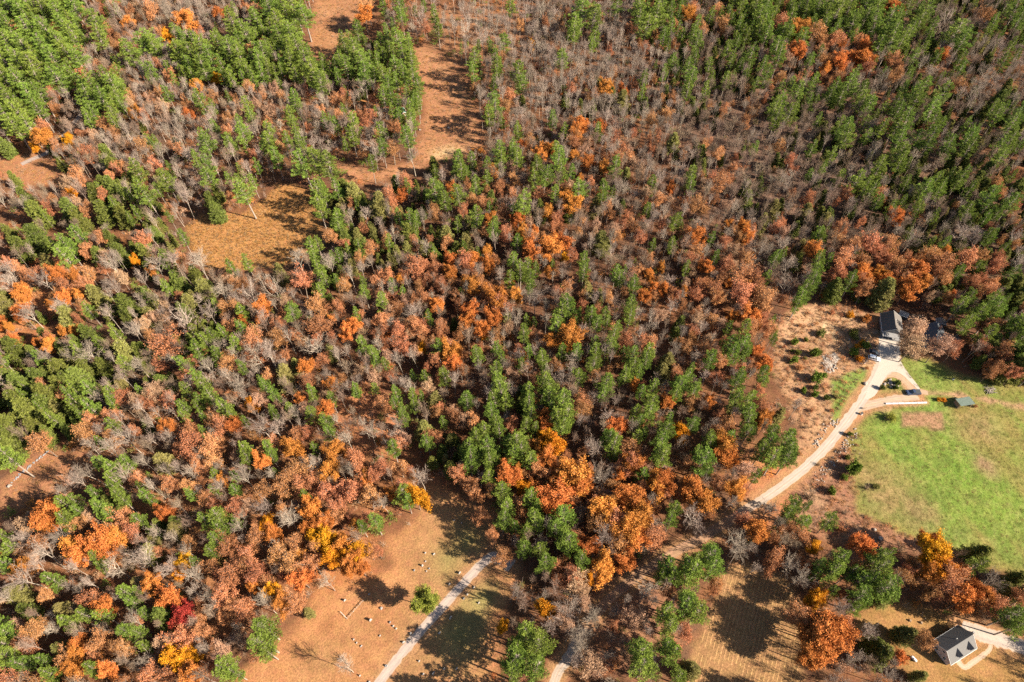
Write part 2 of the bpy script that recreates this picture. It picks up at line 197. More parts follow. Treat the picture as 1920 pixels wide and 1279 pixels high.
def mat(name, col, rough=.8, noise=None, bump=0, metal=0, scale=1.0):
    m = bpy.data.materials.new(name); m.use_nodes = True; nt = m.node_tree; b = nt.nodes['Principled BSDF']
    b.inputs['Roughness'].default_value = rough; b.inputs['Metallic'].default_value = metal
    b.inputs['Base Color'].default_value = (*col, 1)
    if noise:
        tc = nt.nodes.new('ShaderNodeTexCoord'); nz = nt.nodes.new('ShaderNodeTexNoise'); nz.inputs['Scale'].default_value = scale
        nz.inputs['Detail'].default_value = 6; nt.links.new(tc.outputs['Object'], nz.inputs['Vector'])
        mx = nt.nodes.new('ShaderNodeMix'); mx.data_type = 'RGBA'; r = nt.nodes.new('ShaderNodeMapRange')
        r.inputs['From Min'].default_value = .35; r.inputs['From Max'].default_value = .65
        nt.links.new(nz.outputs[0], r.inputs['Value']); nt.links.new(r.outputs[0], mx.inputs['Factor'])
        mx.inputs['A'].default_value = (*col, 1); mx.inputs['B'].default_value = (*noise, 1)
        nt.links.new(mx.outputs['Result'], b.inputs['Base Color'])
        if bump:
            bp = nt.nodes.new('ShaderNodeBump'); bp.inputs['Strength'].default_value = bump; bp.inputs['Distance'].default_value = .05
            nt.links.new(nz.outputs[0], bp.inputs['Height']); nt.links.new(bp.outputs[0], b.inputs['Normal'])
    return m
def leafmat(name, c0, c1, hv=.02, vv=.25, trans=.17, rough=.65):
    """per-leaf tint between c0 and c1, plus a shift of hue and value from tree to tree"""
    m = bpy.data.materials.new(name); m.use_nodes = True; nt = m.node_tree; N = nt.nodes; L = nt.links
    b = N['Principled BSDF']; b.inputs['Roughness'].default_value = rough; b.inputs['Specular IOR Level'].default_value = .12
    at = N.new('ShaderNodeAttribute'); at.attribute_name = 'tint'
    mx = N.new('ShaderNodeMix'); mx.data_type = 'RGBA'; mx.inputs['A'].default_value = (*c0, 1); mx.inputs['B'].default_value = (*c1, 1)
    L.new(at.outputs['Fac'], mx.inputs['Factor'])
    oi = N.new('ShaderNodeObjectInfo'); hs = N.new('ShaderNodeHueSaturation')
    r1 = N.new('ShaderNodeMapRange'); r1.inputs['To Min'].default_value = .5-hv; r1.inputs['To Max'].default_value = .5+hv
    r2 = N.new('ShaderNodeMapRange'); r2.inputs['To Min'].default_value = 1-vv; r2.inputs['To Max'].default_value = 1+vv
    wn_ = N.new('ShaderNodeTexWhiteNoise'); wn_.noise_dimensions = '1D'
    L.new(oi.outputs['Random'], r1.inputs['Value']); L.new(oi.outputs['Random'], wn_.inputs['W']); L.new(wn_.outputs['Value'], r2.inputs['Value'])
    L.new(r1.outputs[0], hs.inputs['Hue']); L.new(r2.outputs[0], hs.inputs['Value']); L.new(mx.outputs['Result'], hs.inputs['Color'])
    L.new(hs.outputs[0], b.inputs['Base Color'])
    if trans:
        t = N.new('ShaderNodeBsdfTranslucent'); ms = N.new('ShaderNodeMixShader'); ms.inputs[0].default_value = trans
        L.new(hs.outputs[0], t.inputs['Color']); L.new(b.outputs[0], ms.inputs[1]); L.new(t.outputs[0], ms.inputs[2])
        L.new(ms.outputs[0], N['Material Output'].inputs['Surface'])
    return m

# ------------------------------------------------------------ tree meshes
def quads(c, d, s, ln, wd):
    """n leaf quads: centre base c, direction d, side s, length ln, width wd"""
    n = len(c); v = np.empty((n, 4, 3)); hw = (s*wd[:, None])/2
    v[:, 0] = c-hw*.5; v[:, 1] = c+hw*.5; v[:, 2] = c+d*ln[:, None]+hw; v[:, 3] = c+d*ln[:, None]-hw
    return v.reshape(-1, 3), np.arange(n*4).reshape(n, 4)
def unit(a): return a/np.maximum(np.linalg.norm(a, axis=-1, keepdims=True), 1e-6)
def tubes(segs, sides):
    """segs: list (p,q,r0,r1)"""
    if not len(segs): return np.zeros((0, 3)), np.zeros((0, 4), int)
    p = np.array([s[0] for s in segs]); q = np.array([s[1] for s in segs]); r0 = np.array([s[2] for s in segs]); r1 = np.array([s[3] for s in segs])
    d = unit(q-p); up = np.where(np.abs(d[:, 2:3]) > .9, np.array([[1., 0, 0]]), np.array([[0, 0, 1.]])); a = unit(np.cross(d, up)); b = np.cross(d, a)
    v = np.empty((len(p), 2, sides, 3))
    for i in range(sides):
        t = 2*math.pi*i/sides; o = a*math.cos(t)+b*math.sin(t)
        v[:, 0, i] = p+o*r0[:, None]; v[:, 1, i] = q+o*r1[:, None]
    base = (np.arange(len(p))*2*sides)[:, None, None]
    f = np.array([[i, (i+1)%sides, sides+(i+1)%sides, sides+i] for i in range(sides)])[None]+base
    return v.reshape(-1, 3), f.reshape(-1, 4)
def strips(segs, R):
    """thin three-cornered twigs: each a narrow triangle"""
    p = np.array([s[0] for s in segs]); q = np.array([s[1] for s in segs]); r = np.array([s[2] for s in segs])
    d = unit(q-p); s = unit(np.cross(d, R.normal(size=p.shape)))
    v = np.empty((len(p), 3, 3)); v[:, 0] = p-s*r[:, None]; v[:, 1] = p+s*r[:, None]; v[:, 2] = q
    return v.reshape(-1, 3), np.arange(len(p)*3).reshape(-1, 3)
def cat(parts):
    vs = []; fs = []; o = 0
    for v, f in parts:
        if len(v): vs.append(v); fs.append(f+o); o += len(v)
    return (np.concatenate(vs) if vs else np.zeros((0, 3))), fs

def conifer(seed, Ht, R, kind):
    """pine: tiers of level boughs carrying plumes of needles; hemlock: soft drooping cone reaching low"""
    g = np.random.default_rng(seed); pine = kind == 'pine'
    lean = g.normal(size=2)*.012*Ht
    def axis(z): t = z/Ht; return np.array([lean[0]*t*t*2, lean[1]*t*t*2, z])
    wood = []; zz = np.linspace(0, Ht*.98, 8)
    r_b = Ht*.013
    for a, b in zip(zz[:-1], zz[1:]): wood.append((axis(a), axis(b), r_b*(1-a/Ht)+.03, r_b*(1-b/Ht)+.03))
    z0 = Ht*(g.uniform(.34, .46) if pine else .1); z = z0; C_, D_, S_, L_, W_, T_ = [], [], [], [], [], []; br = []
    while z < Ht*.97:
        t = (z-z0)/(Ht-z0)
        prof = (min(1, .45+t*2.6)*(1-t)**.62 if pine else (1-t)**.58*min(1, .62+t*2))
        nb = g.integers(4, 7) if pine else g.integers(6, 9)
        a0 = g.uniform(0, 6.28)
        for k in range(nb):
            if g.random() < (.14 if pine else .06): continue
            az = a0+6.283*k/nb+g.normal()*.25; L = R*prof*(g.uniform(.45, 1.35) if pine else g.uniform(.5, 1.3))
            if pine and g.random() < .08: L *= 1.25
            if L < .35: L = .35
            rise = g.uniform(.05, .35)+.5*t*t if pine else g.uniform(-.25, .1)+.5*t**3
            d = np.array([math.cos(az), math.sin(az), rise]); d /= np.linalg.norm(d)
            p = axis(z+g.normal()*.15); q = p+d*L; br.append((p, q, .05+.012*L, .02))
            n = max(3, int(L/(.42 if pine else .4)))
            for j in range(n):
                s = (j+.7)/n
                if s < (.28 if pine else .15): continue
                side = 1 if (j % 2) else -1; bp = p+(q-p)*s
                lat = np.array([-math.sin(az)*side, math.cos(az)*side, 0])
                bl = (.36 if pine else .35)*L*(1.15-s)+.25
                bd = lat*.75+d*.65+np.array([0, 0, g.uniform(-.05, .2) if pine else g.uniform(-.35, 0)]); bd /= np.linalg.norm(bd)
                m = max(2, int(bl/.33))
                for i in range(m+1):
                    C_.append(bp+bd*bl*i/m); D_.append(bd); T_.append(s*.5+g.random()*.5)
            C_.append(q); D_.append(d); T_.append(1)
        z += (Ht*.042 if pine else Ht*.035)*g.uniform(.8, 1.2)
    C_ = np.array(C_); D_ = np.array(D_); T_ = np.array(T_)
    k = 7 if pine else 6
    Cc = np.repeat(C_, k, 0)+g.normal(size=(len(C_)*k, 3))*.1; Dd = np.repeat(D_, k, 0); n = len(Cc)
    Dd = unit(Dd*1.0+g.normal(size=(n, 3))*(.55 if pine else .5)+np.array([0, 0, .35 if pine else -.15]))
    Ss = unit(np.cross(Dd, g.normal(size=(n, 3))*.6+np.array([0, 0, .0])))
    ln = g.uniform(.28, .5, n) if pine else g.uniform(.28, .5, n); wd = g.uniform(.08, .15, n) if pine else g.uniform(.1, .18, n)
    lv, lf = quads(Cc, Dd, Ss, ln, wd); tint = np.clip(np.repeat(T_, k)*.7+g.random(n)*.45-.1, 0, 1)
    dead = []
    if pine:                                    # bare snags below the living crown
        for _ in range(9):
            zd = g.uniform(.18, .42)*Ht; az = g.uniform(0, 6.28); L = g.uniform(.5, 1.6); p = axis(zd); dead.append((p, p+np.array([math.cos(az)*L, math.sin(az)*L, .1]), .035, .01))
    tv = tubes(wood, 6); bv = tubes(br+dead, 3)
    return dict(wood=cat([tv]), crownwood=bv, leafv=lv, leaff=lf, tint=tint)

def broadleaf(seed, Ht, R, leaves, twigs, slender=False, leafsize=.3, clear=.35):
    """trunk, spreading limbs, branches, twigs; leaves = leaves per twig end"""
    g = np.random.default_rng(seed); trunk = []; limb = []; fine = []; tips = []
    def rot(d, ang, az):
        u = unit(np.cross(d, [0, 0, 1.]) if abs(d[2]) < .95 else np.array([1., 0, 0])); v = np.cross(d, u)
        return unit(d*math.cos(ang)+(u*math.cos(az)+v*math.sin(az))*math.sin(ang))
    def grow(p, d, L, r, depth, store):
        n = 3 if depth < 2 else 2; pts = [p]
        for i in range(n):
            d = unit(d+g.normal(size=3)*(.1 if depth < 1 else .11)+np.array([0, 0, .1 if depth else .0])); q = p+d*L/n
            ra = r*(1-i/n*.55); rb = r*(1-(i+1)/n*.55); store.append((p, q, ra, rb)); p = q; pts.append(p)
        return pts, d
    base = np.zeros(3); TL = Ht*(.72 if slender else .5)
    n = 6; p = base; d = np.array([0, 0, 1.]); pts = [p]; r = Ht*(.0098 if slender else .0125)
    for i in range(n):
        d = unit(d+g.normal(size=3)*.045+np.array([0, 0, .1])); q = p+d*TL/n; trunk.append((p, q, r*(1-i*.1), r*(1-(i+1)*.1))); p = q; pts.append(p)
    starts = []
    nl = 9 if not slender else 11
    for k in range(nl):
        t = g.uniform(clear/(.72 if slender else .5), 1) if k > 2 else 1.0
        t = min(t, 1); i = min(int(t*n), n-1); bp = pts[i]+(pts[i+1]-pts[i])*(t*n-i) if t < 1 else pts[-1]
        ang = g.uniform(.15, .45) if k < 2 else g.uniform(.5, 1.05)
        if slender: ang *= .6
        dd = rot(np.array([0, 0, 1.]), ang, k*2.4+g.normal()*.3)
        vert = (Ht*.97-bp[2])/max(dd[2], .25); hor = R*1.0/max(math.sqrt(dd[0]**2+dd[1]**2), .2)
        starts.append((bp, dd, min(vert, hor)*g.uniform(.7, .95)*.72, r*.52))
    for bp, dd, L, rr in starts:
        ps, de = grow(bp, dd, L, rr, 1, limb)
        m = 6
        for j in range(m):
            s = .3+.7*j/(m-1); i = min(int(s*3), 2); b2 = ps[i]+(ps[i+1]-ps[i])*min(s*3-i, 1)
            d2 = rot(de, g.uniform(.4, .95) if j < m-1 else .15, j*2.4+g.normal()*.5); L2 = L*g.uniform(.34, .55)
            ps2, de2 = grow(b2, d2, L2, rr*.42, 2, limb)
            for h in range(4):
                s2 = .35+.65*h/3; i2 = min(int(s2*2), 1); b3 = ps2[i2]+(ps2[i2+1]-ps2[i2])*min(s2*2-i2, 1)
                d3 = rot(de2, g.uniform(.35, 1.0), g.uniform(0, 6.28)); L3 = max(L2*g.uniform(.35, .6), .5); e3 = b3+d3*L3
                fine.append((b3, e3, .03, 0)); tips.append((e3, d3)); tips.append((b3+(e3-b3)*.5, d3))
                for _ in range(twigs):
                    s3 = g.uniform(.15, 1); dd3 = unit(d3+g.normal(size=3)*.45+np.array([0, 0, .15])); b4 = b3+(e3-b3)*s3
                    fine.append((b4, b4+dd3*g.uniform(.5, 1.1)*min(1, L3), .018, 0))
    tr = tubes(trunk, 6); lb = tubes(limb, 4); fn = strips(fine, g)
    lv, lf, tint = np.zeros((0, 3)), np.zeros((0, 4), int), np.zeros(0)
    if leaves:
        c = np.array([t[0] for t in tips]); keep = g.random(len(c)) < (.92 if leaves > 8 else .6); c = c[keep]
        ct = g.random(len(c)); c = np.repeat(c, leaves, 0); n = len(c)
        c = c+g.normal(size=(n, 3))*np.array([.38, .38, .26]); d = unit(g.normal(size=(n, 3))+np.array([0, 0, .2])); s = unit(np.cross(d, g.normal(size=(n, 3))))
        lv, lf = quads(c, d, s, g.uniform(.7, 1.3, n)*leafsize, g.uniform(.6, 1.1, n)*leafsize)
        tint = np.clip(np.repeat(ct, leaves)*.6+g.random(n)*.4, 0, 1)
    return dict(wood=cat([tr]), crownwood=None, limbs=lb, twigs=fn, leafv=lv, leaff=lf, tint=tint)
# ------------------------------------------------------------ ground
def vnoise(x, y, s, seed):
    g = np.random.default_rng(seed).random((256, 256)); x = np.asarray(x)/s+500.3; y = np.asarray(y)/s+700.7
    xi = np.floor(x).astype(int); yi = np.floor(y).astype(int); fx = x-xi; fy = y-yi; fx = fx*fx*(3-2*fx); fy = fy*fy*(3-2*fy)
    a = g[xi % 256, yi % 256]; b = g[(xi+1) % 256, yi % 256]; c = g[xi % 256, (yi+1) % 256]; d = g[(xi+1) % 256, (yi+1) % 256]
    return (a*(1-fx)+b*fx)*(1-fy)+(c*(1-fx)+d*fx)*fy
def fbm(x, y, s, seed): return .5*vnoise(x, y, s, seed)+.3*vnoise(x, y, s/2.1, seed+1)+.2*vnoise(x, y, s/4.3, seed+2)
def sdist(x, y, poly):
    """signed distance, negative inside"""
    P = np.array(poly, float); d = np.full(x.shape, 1e9); ins = np.zeros(x.shape, bool)
    for (x0, y0), (x1, y1) in zip(P, np.roll(P, -1, 0)):
        ex, ey = x1-x0, y1-y0; t = np.clip(((x-x0)*ex+(y-y0)*ey)/(ex*ex+ey*ey+1e-9), 0, 1)
        d = np.minimum(d, np.hypot(x-x0-t*ex, y-y0-t*ey))
        c = ((y0 > y) != (y1 > y)); xx = ex*(y-y0)/(np.where(ey == 0, 1e-9, ey))+x0; ins ^= c & (x < xx)
    return np.where(ins, -d, d)
def W(pts): return [p2w(u, v) for u, v in pts]
R_ = {}
R_['clearing'] = [W([(590,-40),(690,-40),(688,30),(655,62),(615,120),(575,100),(588,40)]),
                  W([(782,88),(835,100),(872,140),(890,200),(908,262),(882,292),(806,312),(772,302),(790,240),(800,200),(785,150),(775,110)]),
                  W([(632,300),(690,318),(775,306),(800,312),(765,330),(690,345),(640,352)]),
                  W([(0,300),(60,285),(130,310),(120,345),(40,345),(0,330)]),
                  W([(0,905),(50,862),(100,845),(150,850),(165,880),(110,915),(50,940),(0,1000)])]
R_['marsh'] = [W([(350,425),(378,405),(450,400),(498,372),(520,345),(560,348),(600,372),(604,430),(590,470),(545,492),(500,502),(430,507),(385,502),(356,462)])]
R_['cemetery_lawn'] = [W([(800,900),(862,930),(940,955),(935,1040),(985,1080),(930,1160),(930,1300),(470,1330),(435,1265),(555,1170),(600,1112),(640,1095),(700,1090),(730,1060),(722,1020),(760,985),(790,950)])]
R_['brushy_clearing'] = [W([(1450,610),(1478,585),(1530,570),(1600,575),(1655,600),(1660,650),(1640,730),(1560,840),(1500,892),(1470,900),(1488,860),(1500,820),(1490,770),(1460,720),(1452,655)]),
                         W([(1480,930),(1520,880),(1600,800),(1620,830),(1610,900),(1612,960),(1700,1000),(1740,1030),(1640,1030),(1550,1010),(1490,985)])]
R_['meadow'] = [W([(1590,830),(1640,745),(1690,668),(1740,672),(1800,700),(1960,735),(2080,760),(2120,1120),(1960,1090),(1850,1062),(1760,1022),(1690,1000),(1604,960),(1600,900)])]
R_['house_lawn'] = [W([(1640,1125),(1742,1138),(1800,1172),(1960,1180),(1960,1300),(1760,1300),(1650,1230),(1590,1180)])]
R_['stubble_field'] = [W([(1352,1062),(1400,1050),(1480,1080),(1520,1160),(1510,1240),(1510,1310),(1278,1310),(1300,1215),(1318,1170),(1345,1110)])]
REGS = [(n, p) for n in R_ for p in R_[n]]
GRASS_PATCH = [W([(1556,712),(1590,700),(1628,690),(1622,715),(1590,760),(1566,790),(1560,745)])]
GARDEN = W([(1692,773),(1767,773),(1770,806),(1747,808),(1742,800),(1691,800)])
SAND = [(W([(1470,600),(1500,578),(1545,582),(1548,600),(1500,622),(1490,640),(1470,660),(1455,648)]), (.42,.25,.14), 2.0),
        (W([(1540,600),(1552,604),(1575,624),(1590,640),(1560,632),(1545,618)]), (.46,.31,.18), .8),
        (W([(812,284),(850,272),(868,282),(838,298),(812,296)]), (.4,.27,.14), 6.0),
        (W([(1690,720),(1715,738),(1800,745),(1960,772),(1960,766),(1800,737),(1720,730),(1694,700)]), (.32,.19,.11), 1.5),
        (W([(1640,762),(1700,752),(1740,752),(1745,760),(1640,770)]), (.3,.2,.1), 1.0)]
def ground_col(x, y):
    x = np.asarray(x, float); y = np.asarray(y, float)
    n1 = fbm(x, y, 38, 11); n2 = fbm(x, y, 9, 21); n3 = vnoise(x, y, 2.4, 31); n4 = vnoise(x, y, 1.1, 33)
    wob = (fbm(x, y, 6, 41)-.5)*7
    def mixc(c, k, t): k = np.clip(k, 0, 1)[..., None]; return c*(1-k)+np.array(t)*k
    c = np.zeros(x.shape+(3,))+np.array([.115,.054,.03])  # litter base darkened to stand in for canopy shade between the trees
    c = mixc(c, (n1-.42)*3, (.19,.083,.038)); c = mixc(c, (n2-.5)*1.8, (.25,.115,.055)); c = mixc(c, (.42-n2)*3, (.12,.07,.045))
    def blob(c, u, v, r, col, k=.85):
        bx, by = p2w(u, v); d = np.hypot(x-bx, y-by)/(r*mpp(u, v)); return mixc(c, (1.15-d+(n2-.5)*.9)*1.8*k, col)
    for u, v, r, col in ((70,560,95,(.37,.155,.065)),(150,480,60,(.35,.15,.065)),(80,300,70,(.36,.155,.065)),(700,780,75,(.36,.15,.07)),(330,170,90,(.3,.13,.06)),
                         (640,1060,80,(.36,.15,.06)),(880,60,120,(.25,.12,.06)),(680,190,70,(.34,.15,.06)),(1430,880,60,(.3,.14,.06)),(1750,280,60,(.2,.1,.05)),
                         (1450,930,90,(.33,.14,.065)),(400,1000,220,(.27,.12,.055)),(1250,880,120,(.25,.11,.05)),(1200,1150,120,(.25,.125,.07)),(700,460,140,(.17,.08,.04)),
                         (1500,300,260,(.14,.085,.06)),(1800,450,200,(.13,.08,.05)),(200,700,130,(.12,.07,.04))):
        c = blob(c, u, v, r, col)
    def reg(c, polys, col, soft=1.5, k=1):
        for p in polys:
            d = sdist(x, y, p); c = mixc(c, (-(d+wob*.6)/soft+.5)*k, col)
        return c
    c = reg(c, R_['clearing'], (.3,.14,.07), 4)
    for p in R_['clearing'][:3]:
        ins = np.clip(-sdist(x, y, p)/4, 0, 1); c = mixc(c, ins*np.clip((n2-.45)*3, 0, 1)*.55, (.37,.2,.105)); c = mixc(c, ins*np.clip((.45-n1)*5, 0, 1)*.6, (.3,.15,.065))
    c = reg(c, R_['marsh'], (.34,.17,.062), 3)
    d = sdist(x, y, R_['marsh'][0]); c = mixc(c, np.clip(-d/3, 0, 1)*np.clip((n3-.5)*3, 0, 1)*.45, (.24,.115,.045))
    c = reg(c, R_['cemetery_lawn'], (.34,.16,.07), 4)
    ins = np.clip(-sdist(x, y, R_['cemetery_lawn'][0])/5, 0, 1)
    c = mixc(c, ins*np.clip((n2-.5)*3, 0, 1)*.4, (.36,.19,.095))
    c = mixc(c, ins*np.clip((.47-n2)*4, 0, 1)*.75, (.24,.105,.045)); c = mixc(c, ins*np.clip((n1-.52)*5, 0, 1)*.5, (.27,.165,.075))
    for u, v, r in ((840,1050,45),(870,1010,40),(905,1130,50),(860,1190,60)):
        bx, by = p2w(u, v); dd = np.hypot(x-bx, y-by)/(r*mpp(u, v)); c = mixc(c, ins*(1.2-dd+(n2-.5)*.8)*.8, (.22,.175,.065))
    c = reg(c, [R_['brushy_clearing'][0]], (.36,.205,.11), 3); c = reg(c, [R_['brushy_clearing'][1]], (.26,.13,.075), 3)
    for p in R_['brushy_clearing']:
        ins = np.clip(-sdist(x, y, p)/3, 0, 1); c = mixc(c, ins*np.clip((n3-.55)*4, 0, 1)*.5, (.16,.075,.045)); c = mixc(c, ins*np.clip((n2-.55)*4, 0, 1)*.5, (.38,.25,.15))
    c = reg(c, R_['meadow'], (.205,.165,.05), 2.5)
    m = np.clip(-sdist(x, y, R_['meadow'][0])/3, 0, 1)
    a = fbm(x*1.0+y*.45, y*.2, 4.5, 61)*.35+fbm(x*1.0+y*.45, y*.28, 12, 67)*.25+fbm(x, y, 16, 63)*.4
    c = mixc(c, m*np.clip((a-.38)*5, 0, 1)*.9, (.14,.19,.036))
    for u, v, r, col in ((1800,880,90,(.13,.2,.03)),(1690,800,70,(.13,.2,.03)),(1740,755,50,(.15,.22,.04)),(1880,960,60,(.15,.21,.035)),(1740,700,45,(.15,.2,.04)),(1860,800,30,(.15,.21,.04)),
                         (1660,930,60,(.25,.17,.075)),(1835,800,48,(.27,.16,.085)),(1850,870,26,(.23,.15,.08)),(1625,890,30,(.24,.165,.07)),(1720,960,34,(.22,.16,.07))):
        bx, by = p2w(u, v); dd = np.hypot(x-bx, (y-by))/(r*mpp(u, v)); c = mixc(c, m*(1.2-dd+(a-.45)*2.2+(n3-.5)*.5)*.75, col)
    c = mixc(c, m*np.clip((n4-.5)*2, 0, 1)*.3, (.3,.23,.1)); c = mixc(c, m*np.clip((.5-n3)*2, 0, 1)*.3, (.09,.13,.03))
    c = reg(c, GRASS_PATCH, (.16,.21,.045), 2); c = reg(c, R_['house_lawn'], (.25,.14,.05), 2.5)
    m = np.clip(-sdist(x, y, R_['house_lawn'][0])/3, 0, 1); c = mixc(c, m*np.clip((n2-.5)*4, 0, 1)*.7, (.32,.17,.07)); c = mixc(c, m*np.clip((.45-n2)*4, 0, 1)*.6, (.19,.15,.05))
    c = reg(c, R_['stubble_field'], (.27,.15,.068), 2); dg = sdist(x, y, GARDEN); c = mixc(c, -dg*1.2+.6, (.28,.16,.09)); c = mixc(c, (1-abs(dg))*.8*(n3 > .45), (.12,.1,.04))
    for p, col, s in SAND: c = reg(c, [p], col, s)
    rd = np.full(x.shape, 1e9)                       # trodden, leafy verges along the roads
    for pts, wd in ROADS:
        for (x0, y0), (x1, y1) in zip(pts[:-1], pts[1:]):
            ex, ey = x1-x0, y1-y0; t = np.clip(((x-x0)*ex+(y-y0)*ey)/(ex*ex+ey*ey+1e-9), 0, 1); rd = np.minimum(rd, np.hypot(x-x0-t*ex, y-y0-t*ey)-wd/2)
    c = mixc(c, (2.6-rd+wob*.3)*.45, (.31,.165,.08))
    return .86*c*(.86+.28*n4[..., None])*(.9+.2*n3[..., None])

def groundmat(nm='ground', lo=.5, hi=1.5, sc=1.7, bd=.22):
    m = bpy.data.materials.new(nm); m.use_nodes = True; nt = m.node_tree; N = nt.nodes; L = nt.links; b = N['Principled BSDF']
    b.inputs['Roughness'].default_value = .95; b.inputs['Specular IOR Level'].default_value = .1
    at = N.new('ShaderNodeAttribute'); at.attribute_name = 'Col'; g = N.new('ShaderNodeNewGeometry')
    n1 = N.new('ShaderNodeTexNoise'); n1.inputs['Scale'].default_value = sc; n1.inputs['Detail'].default_value = 8; n1.inputs['Roughness'].default_value = .75
    n2 = N.new('ShaderNodeTexNoise'); n2.inputs['Scale'].default_value = .5; n2.inputs['Detail'].default_value = 5
    for n in (n1, n2): L.new(g.outputs['Position'], n.inputs['Vector'])
    r = N.new('ShaderNodeMapRange'); r.inputs['From Min'].default_value = .3; r.inputs['From Max'].default_value = .7; r.inputs['To Min'].default_value = lo; r.inputs['To Max'].default_value = hi
    L.new(n1.outputs[0], r.inputs['Value']); h = N.new('ShaderNodeHueSaturation'); L.new(at.outputs['Color'], h.inputs['Color']); L.new(r.outputs[0], h.inputs['Value'])
    r2 = N.new('ShaderNodeMapRange'); r2.inputs['To Min'].default_value = .48; r2.inputs['To Max'].default_value = .52; L.new(n2.outputs[0], r2.inputs['Value']); L.new(r2.outputs[0], h.inputs['Hue'])
    L.new(h.outputs[0], b.inputs['Base Color'])
    bp = N.new('ShaderNodeBump'); bp.inputs['Strength'].default_value = 1; bp.inputs['Distance'].default_value = bd; L.new(n1.outputs[0], bp.inputs['Height']); L.new(bp.outputs[0], b.inputs['Normal'])
    return m
def smooth(pts, k=8):
    P = [pts[0]]+list(pts)+[pts[-1]]; out = []
    for i in range(1, len(P)-2):
        for j in range(k):
            t = j/k; q = [.5*(2*P[i][a]+(P[i+1][a]-P[i-1][a])*t+(2*P[i-1][a]-5*P[i][a]+4*P[i+1][a]-P[i+2][a])*t*t+(3*P[i][a]-P[i-1][a]-3*P[i+1][a]+P[i+2][a])*t**3) for a in range(len(P[0]))]
            out.append(tuple(q))
    out.append(tuple(pts[-1])); return out
def WR(pts): return [(*p2w(u, v), wd) for u, v, wd in pts]
ROAD_MAIN = smooth(WR([(1030,1310,2.63),(1046,1262,2.63),(1062,1238,2.63),(1100,1172,2.63),(1160,1108,2.63),(1240,1050,2.63),(1330,1000,2.71),(1395,958,2.79),(1440,930,2.86),(1490,893,2.94),(1538,850,3.02),(1580,800,3.10),(1612,757,3.25),(1636,718,3.56),(1650,700,5.60),(1662,680,7.60),(1667,660,8.00),(1668,636,7.40)]))
ROAD_LOOP = smooth(WR([(1606,766,3.0),(1640,757,3.2),(1680,748,3.0),(1722,744,2.6)]))
ROAD_LOOP2 = smooth(WR([(1650,700,3.2),(1680,702,3.4),(1700,716,3.0),(1712,730,2.4),(1740,737,2.0)]))
ROAD_CEM = smooth(WR([(690,1310,2.7),(730,1255,2.7),(770,1205,2.7),(820,1148,2.7),(870,1093,2.7),(912,1050,2.8),(935,1046,3.6),(960,1062,4.2)]))
DRIVE = smooth(WR([(1960,1226,4.2),(1915,1212,4.2),(1870,1198,4.4),(1838,1188,4.6),(1816,1178,3.8),(1804,1171,2.6)]))
PATH = smooth(WR([(1858,1207,1.0),(1855,1218,1.1),(1843,1229,1.2),(1826,1241,1.3),(1811,1251,1.3),(1802,1247,1.5),(1796,1238,1.5)]))
FARROAD = smooth(WR([(40,308,2.6),(62,298,2.8),(90,285,2.8),(112,262,2.6),(135,235,2.8),(160,205,2.8)]))
ROADS = [([q[:2] for q in r[::4]]+[r[-1][:2]], np.mean([q[2] for q in r])) for r in (ROAD_MAIN, ROAD_LOOP, ROAD_CEM, DRIVE)]
GM = groundmat(); GRAVEL = groundmat('gravel', .86, 1.14, 2.6, .03)
def build_ground():
    st = 1.0; xs = np.arange(-372, 373, st); ys = np.arange(-10, 471, st); X, Y = np.meshgrid(xs, ys); nx, ny = len(xs), len(ys)
    col = ground_col(X, Y).reshape(-1, 3); V = np.stack([X.ravel(), Y.ravel(), np.zeros(X.size)], 1)
    ids = np.arange(nx*ny).reshape(ny, nx); fc = np.stack([ids[:-1, :-1], ids[:-1, 1:], ids[1:, 1:], ids[1:, :-1]], -1).reshape(-1, 4)
    cx = (X[:-1, :-1]+st/2).ravel(); cy = (Y[:-1, :-1]+st/2).ravel(); reg = np.zeros(len(fc), int); names = ['forest_floor']+list(R_)
    for n, p in REGS: reg[sdist(cx, cy, p) < 0] = names.index(n)
    for i, n in enumerate(names):
        f = fc[reg == i]; u, inv = np.unique(f, return_inverse=True); me = npmesh(n, V[u], [inv.reshape(-1, 4)], [GM], col=col[u])
        o = link(bpy.data.objects.new(n, me)); o['kind'] = 'structure'
    # the land beyond, butting on to the surveyed sheet, out to the horizon
    x0, x1, y0, y1 = xs[0], xs[-1], ys[0], ys[-1]; B = 5000
    v = []; f = []
    for a, b, c, d in ((-B, x0, -B, B), (x1, B, -B, B), (x0, x1, -B, y0), (x0, x1, y1, B)):
        k = len(v); v += [(a, c, 0), (b, c, 0), (b, d, 0), (a, d, 0)]; f.append((k, k+1, k+2, k+3))
    me = npmesh('distant_ground', v, [f], [GM], col=np.tile([.2,.1,.055], (len(v), 1))); o = link(bpy.data.objects.new('distant_ground', me)); o['kind'] = 'structure'
